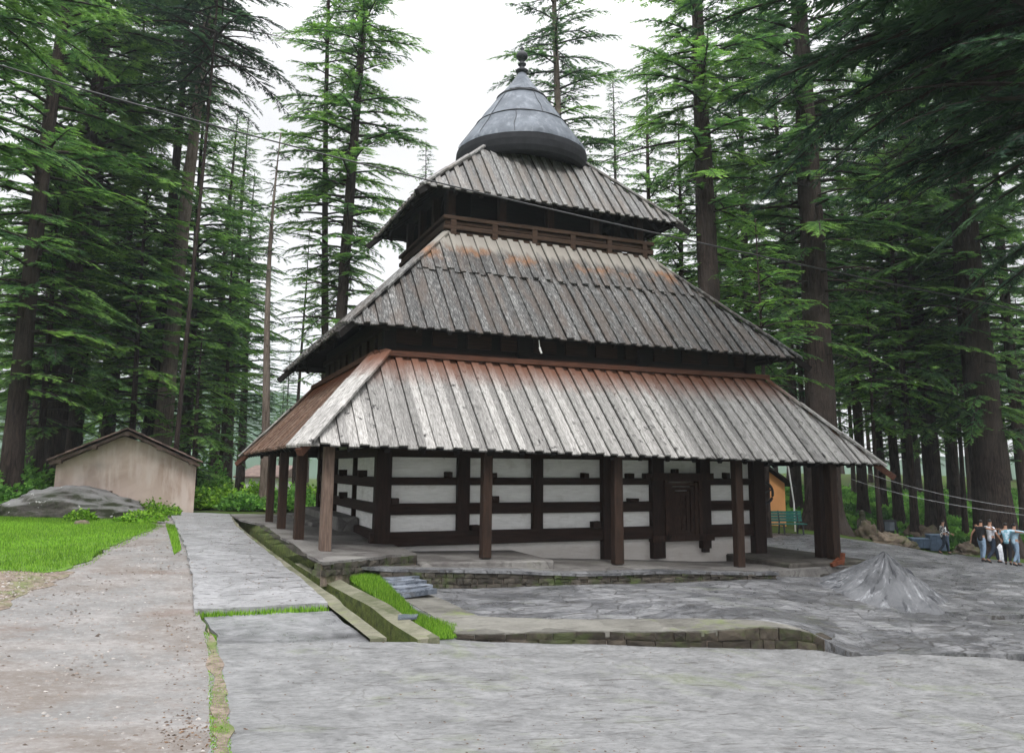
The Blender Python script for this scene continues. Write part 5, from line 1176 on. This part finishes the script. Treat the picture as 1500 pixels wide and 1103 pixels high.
# white building glimpsed at left
def farhouse():
    d = 75; a, c = atd(352, 700, d), atd(402, 700, d); z0 = float(G(a[0], a[1]))-.5; v = c-a; v[2] = 0; L = np.linalg.norm(v); v /= L; n_ = np.array([-v[1], v[0], 0])
    e = empty('white_house', (a[0], a[1], z0), 'white house glimpsed through the trees beyond the left veranda posts', 'house'); zt = atd(380, 700, d)[2]
    b = MB(); q = [a*[1,1,0], a*[1,1,0]+v*L, a*[1,1,0]+v*L+n_*6, a*[1,1,0]+n_*6]; b.hexa([p_+[0,0,z0] for p_ in q]+[p_+[0,0,zt] for p_ in q]); b.build('wall', 'plaster', parent=e)
    for k in range(3):
        b = MB(); p0 = a*[1,1,0]+v*(L*(.2+.28*k)); b.bar(p0-n_*.03+[0,0,zt-2.6], p0-n_*.03+[0,0,zt-1.3], .7, .08, upv=tuple(v)); b.build('window', 'hutwood', parent=e)
    b = MB(); r_ = [q[0]-v*.5-n_*.5, q[1]+v*.5-n_*.5, q[2]+v*.5, q[3]-v*.5]; b.hexa([p_+[0,0,zt] for p_ in r_]+[r_[0]+[0,0,zt+.15], r_[1]+[0,0,zt+.15], r_[2]+[0,0,zt+1.2], r_[3]+[0,0,zt+1.2]]); b.build('roof', 'hutroof', parent=e)
farhouse()
# distant wooded hills
def hills():
    b = MB(); n = 90; vs = []; rows = 14
    for i in range(rows):
        for j in range(n):
            a_ = R(-75)+R(150)*j/(n-1)+R(CAM['yaw']); rr = 210+i*13; prof_ = 1.0 if a_ < R(5) else max(.35, 1-(a_-R(5))*1.2)
            z = -8+(i/rows)**1.1*(46+12*fbm(a_*4, 2, 1, 5))*prof_+6*fbm(a_*12, i*.6, 2, 3)*(i > 0)
            vs.append((CAM['c'][0]+rr*math.sin(a_), CAM['c'][1]+rr*math.cos(a_), z))
    b.add(vs, [(i*n+j, i*n+j+1, (i+1)*n+j+1, (i+1)*n+j) for i in range(rows-1) for j in range(n-1)]); b.build('hills', 'hillgreen', smooth=True, kind='structure')
M['hillgreen'] = plain('wooded_hill', (.05,.085,.055), .95, .4, .03)
hills()

# ------------------------------------------------------------------ people
def cloth(name, c, check=None):
    k = NT(name, .9, .2); n = k.noise(k.coord(), 9, 4)
    col = k.ramp(n, [(.35, [x*.75 for x in c]), (.65, [min(1, x*1.15) for x in c])])
    if check: col = k.mix(k.ramp(k.n('ShaderNodeTexVoronoi', 0, ins={'Vector': k.coord(), 'Scale': 9.0}), [(.42, 1), (.5, 0)]), col, check)
    k.col(col); return k.m
def skin_mesh(name, verts, edges, mat, parent, root=0, sub=1):
    me = bpy.data.meshes.new(name); me.from_pydata([v[0] for v in verts], edges, []); o = bpy.data.objects.new(name, me); COL.objects.link(o)
    md = o.modifiers.new('s', 'SKIN'); md.use_smooth_shade = True; md.branch_smoothing = .3
    me.skin_vertices[0] if len(me.skin_vertices) else None
    lay = me.skin_vertices[0] if len(me.skin_vertices) else None
    if lay is None:
        import bmesh
        bm = bmesh.new(); bm.from_mesh(me); bm.verts.layers.skin.verify(); bm.to_mesh(me); bm.free(); lay = me.skin_vertices[0]
    for i, v in enumerate(verts):
        r = v[1]; lay.data[i].radius = (r, r) if not hasattr(r, '__len__') else r; lay.data[i].use_root = (i == root)
    sm = o.modifiers.new('u', 'SUBSURF'); sm.levels = sub; sm.render_levels = sub
    dg = bpy.context.evaluated_depsgraph_get(); dg.update(); ev = o.evaluated_get(dg); m2 = bpy.data.meshes.new_from_object(ev)
    m2.name = name; bpy.data.objects.remove(o); bpy.data.meshes.remove(me); o = bpy.data.objects.new(name, m2); COL.objects.link(o)
    m2.materials.clear(); m2.materials.append(M[mat] if isinstance(mat, str) else mat); m2.polygons.foreach_set('use_smooth', [True]*len(m2.polygons)); o.parent = parent; return o
M['skin'] = plain('skin', (.34,.19,.125), .6, .08); M['hair'] = plain('black_hair', (.012,.010,.010), .5, .2); M['shoe'] = plain('dark_shoe', (.02,.018,.018), .5, .2)
def person(u, v, label, face, hgt, stride, armL, armR, shirt, trousers, group=None, lean=0.0, longhair=False, sleeve='short'):
    q = on(u, v, Gc)
    if group: d_ = (on(1448, 824, Gc)-CAM['c'])@np.array(fw); q = atd(u, v, d_); q[2] = float(Gc(q[0], q[1]))
    e = empty('person', (q[0], q[1], q[2]), label, 'person', group, rz=face); k = hgt/1.72; e.scale = (k, k, k)
    s = stride; lx = lean
    J = {}
    def V(x, y, z, r): return ((x, y, z), r)
    # arms given as ((ex,ey,ez),(wx,wy,wz)) in the person's frame: x forward, y left
    legs = [((.02,.10,.90),(.10+.17*s,.10,.52),(.34*s,.10,.10),(.34*s+.16,.11,.045)), ((.02,-.10,.90),(.02-.06*s,-.10,.50),(-.34*s,-.10,.13+.05*s),(-.34*s+.15,-.11,.045))]
    sh = [(.02+lx*.9,.185,1.41),(.02+lx*.9,-.185,1.41)]; hd = (.05+lx*1.15,0,1.60)
    # body (skin)
    vs = [V(0,0,.95,(.10,.13)), V(.01+lx*.4,0,1.15,(.09,.12)), V(.01+lx*.8,0,1.36,(.10,.14)), V(.02+lx,0,1.47,.055), V(.04+lx*1.1,0,1.55,.062), V(hd[0],0,1.62,(.088,.076)), V(hd[0],0,1.70,.055), V(hd[0]+.085,0,1.60,.018)]
    es = [(0,1),(1,2),(2,3),(3,4),(4,5),(5,6),(5,7)]
    for (h_, kn, an, to) in legs:
        b0 = len(vs); vs += [V(*h_, .085), V(*kn, .056), V(*an, .040), V(*to, .034)]; es += [(0,b0),(b0,b0+1),(b0+1,b0+2),(b0+2,b0+3)]
    for s_, (el, wr) in zip(sh, (armL, armR)):
        b0 = len(vs); sgn = 1 if s_[1] > 0 else -1
        d = Vector(wr)-Vector(el); d.normalize(); side = d.cross(Vector((0,1,0))); side = side.normalized() if side.length > .1 else Vector((0,0,1))
        hand = Vector(wr)+d*.08
        vs += [V(*s_, .052), V(*el, .040), V(*wr, .027), V(*hand, (.034,.020))]; es += [(2,b0),(b0,b0+1),(b0+1,b0+2),(b0+2,b0+3)]
        for f in range(4):
            o_ = side*(.026*(f-1.5)); L_ = (.065,.078,.074,.058)[f]; c1 = hand+o_+d*.03; c2 = c1+d*L_*.55; c3 = c2+d*L_*.4+Vector((0,-sgn*.012,-.01)); b1 = len(vs)
            vs += [V(*c1, .010), V(*c2, .009), V(*c3, .008)]; es += [(b0+3,b1),(b1,b1+1),(b1+1,b1+2)]
        th = Vector(wr)+d*.03+side*.04; b1 = len(vs); vs += [V(*th, .011), V(*(th+d*.04+side*.012), .009)]; es += [(b0+2,b1),(b1,b1+1)]
    skin_mesh('body', vs, es, 'skin', e)
    # shirt
    vs = [V(0,0,.84,(.14,.175)), V(.01+lx*.4,0,1.14,(.12,.150)), V(.01+lx*.8,0,1.35,(.125,.165)), V(.02+lx*.95,0,1.44,.085)]; es = [(0,1),(1,2),(2,3)]
    for s_, (el, wr) in zip(sh, (armL, armR)):
        b0 = len(vs); el = Vector(el); S_ = Vector(s_); end = S_+(el-S_)*.75 if sleeve == 'short' else (S_+(el-S_)*.35 if sleeve == 'vest' else Vector(el)+(Vector(wr)-Vector(el))*.9)
        vs += [V(*s_, .073)]; es += [(2,b0)]
        if sleeve == 'long': vs += [V(*el, .056), V(*end, .044)]; es += [(b0,b0+1),(b0+1,b0+2)]
        else: vs += [V(*end, .062)]; es += [(b0,b0+1)]
    skin_mesh('shirt', vs, es, shirt, e)
    vs = [V(0,0,1.08,(.112,.145)), V(0,0,.88,(.115,.145))]; es = [(0,1)]
    for (h_, kn, an, to) in legs:
        b0 = len(vs); vs += [V(h_[0],h_[1],.82,.100), V(*kn, .074), V(an[0],an[1],an[2]+.01,.062)]; es += [(1,b0),(b0,b0+1),(b0+1,b0+2)]
    skin_mesh('trousers', vs, es, trousers, e)
    for (h_, kn, an, to) in legs:
        skin_mesh('shoe', [V(an[0]-.05,an[1],.055+max(0,an[2]-.1),.045), V(an[0]+.06,an[1],.05+max(0,an[2]-.1)*.6,.048), V(to[0]+.02,to[1],.042,.040)], [(0,1),(1,2)], 'shoe', e)
    hv = [V(hd[0]-.03,0,1.60,(.085,.08)), V(hd[0]-.01,0,1.68,(.088,.082)), V(hd[0]+.03,0,1.735,.05)]; he = [(0,1),(1,2)]
    if longhair: hv += [V(hd[0]-.09,0,1.48,.06)]; he += [(0,3)]
    skin_mesh('hair', hv, he, 'hair', e)
    return e
M['whitecheck'] = cloth('white_checked_cotton', (.72,.73,.75), (.03,.035,.05)); M['whiteshirt'] = cloth('white_cotton', (.68,.70,.75)); M['blueshirt'] = cloth('light_blue_cotton', (.36,.52,.64)); M['tealshirt'] = cloth('blue_teal_cotton', (.20,.40,.50), (.45,.58,.68)); M['blackshirt'] = cloth('black_cotton', (.02,.02,.022))
M['jeans'] = cloth('pale_jeans', (.20,.28,.38)); M['darkjeans'] = cloth('dark_jeans', (.025,.035,.055)); M['blacktr'] = cloth('black_trousers', (.016,.016,.02)); M['navy'] = cloth('navy_trousers', (.02,.03,.045))
rg = R(-CAM['yaw'])        # facing to the right of the view
hang = lambda s: ((-.03, s*.25, 1.14), (.05, s*.27, .90))
person(1383, 812, 'person walking alone in white checked shirt and dark trousers, one forearm held out', rg, 1.68, .85, ((.05,.26,1.16),(.26,.24,1.04)), ((.02,-.27,1.17),(.30,-.25,1.05)), 'whitecheck', 'navy', sleeve='long')
grp = 'group of four people walking arm in arm'
person(1440, 822, 'person in black vest and pale jeans, left end of the group of four', rg+.5, 1.62, .35, ((-.05,.36,1.15),(-.02,.44,.90)), ((.02,-.42,1.36),(.06,-.62,1.38)), 'blackshirt', 'jeans', grp, sleeve='vest')
person(1455, 825, 'person in loose white shirt and dark trousers taking a long step in the group', rg+.1, 1.70, .9, ((.0,.42,1.34),(-.08,.60,1.40)), ((.05,-.28,1.16),(.18,-.26,.98)), 'whiteshirt', 'darkjeans', grp, lean=-.06)
person(1477, 826, 'person in light blue patterned shirt and black trousers, third of the group of four', rg+.9, 1.64, .4, ((.02,.28,1.14),(.16,.22,1.0)), ((.04,-.40,1.38),(.08,-.60,1.36)), 'tealshirt', 'blacktr', grp)
person(1489, 828, 'person in plain light blue shirt at the right end of the group of four', rg+.2, 1.66, .6, ((.02,.30,1.15),(.14,.12,1.05)), ((.14,-.34,1.38),(.30,-.42,1.40)), 'blueshirt', 'jeans', grp, sleeve='long')
q = on(1467, 824, Gc); b = MB()
b.lathe([(.02,.0),(.20,.02),(.24,.22),(.22,.45),(.24,.66),(.12,.78),(.04,.86),(.0,.88)], (0,0,0), 14); b.v = [(x*(1+.15*fbm(x*4,y*4,z*3)), y*.6*(1+.15*fbm(x*4,y*4,z*3+5)), z) for x,y,z in b.v]
b.build('cloth_sack', 'whiteshirt', loc=(q[0], q[1], q[2]), smooth=True, label='white cloth sack standing on the paving between the walkers of the group', cat='sack')

# ------------------------------------------------------------------ haze
def haze():
    b = MB(); b.box((-430,-430,-14),(440,440,62)); k = bpy.data.materials.new('haze_air'); k.use_nodes = True; t = k.node_tree
    t.nodes.remove(t.nodes['Principled BSDF']); v = t.nodes.new('ShaderNodeVolumePrincipled'); v.inputs['Color'].default_value = (.86,.94,1.0,1); v.inputs['Density'].default_value = HAZE; v.inputs['Anisotropy'].default_value = .2
    t.links.new(v.outputs[0], t.nodes['Material Output'].inputs['Volume']); o = b.build('haze', k, kind='stuff', label='thin pale blue mountain haze between the trees')
HAZE = .00045
haze()
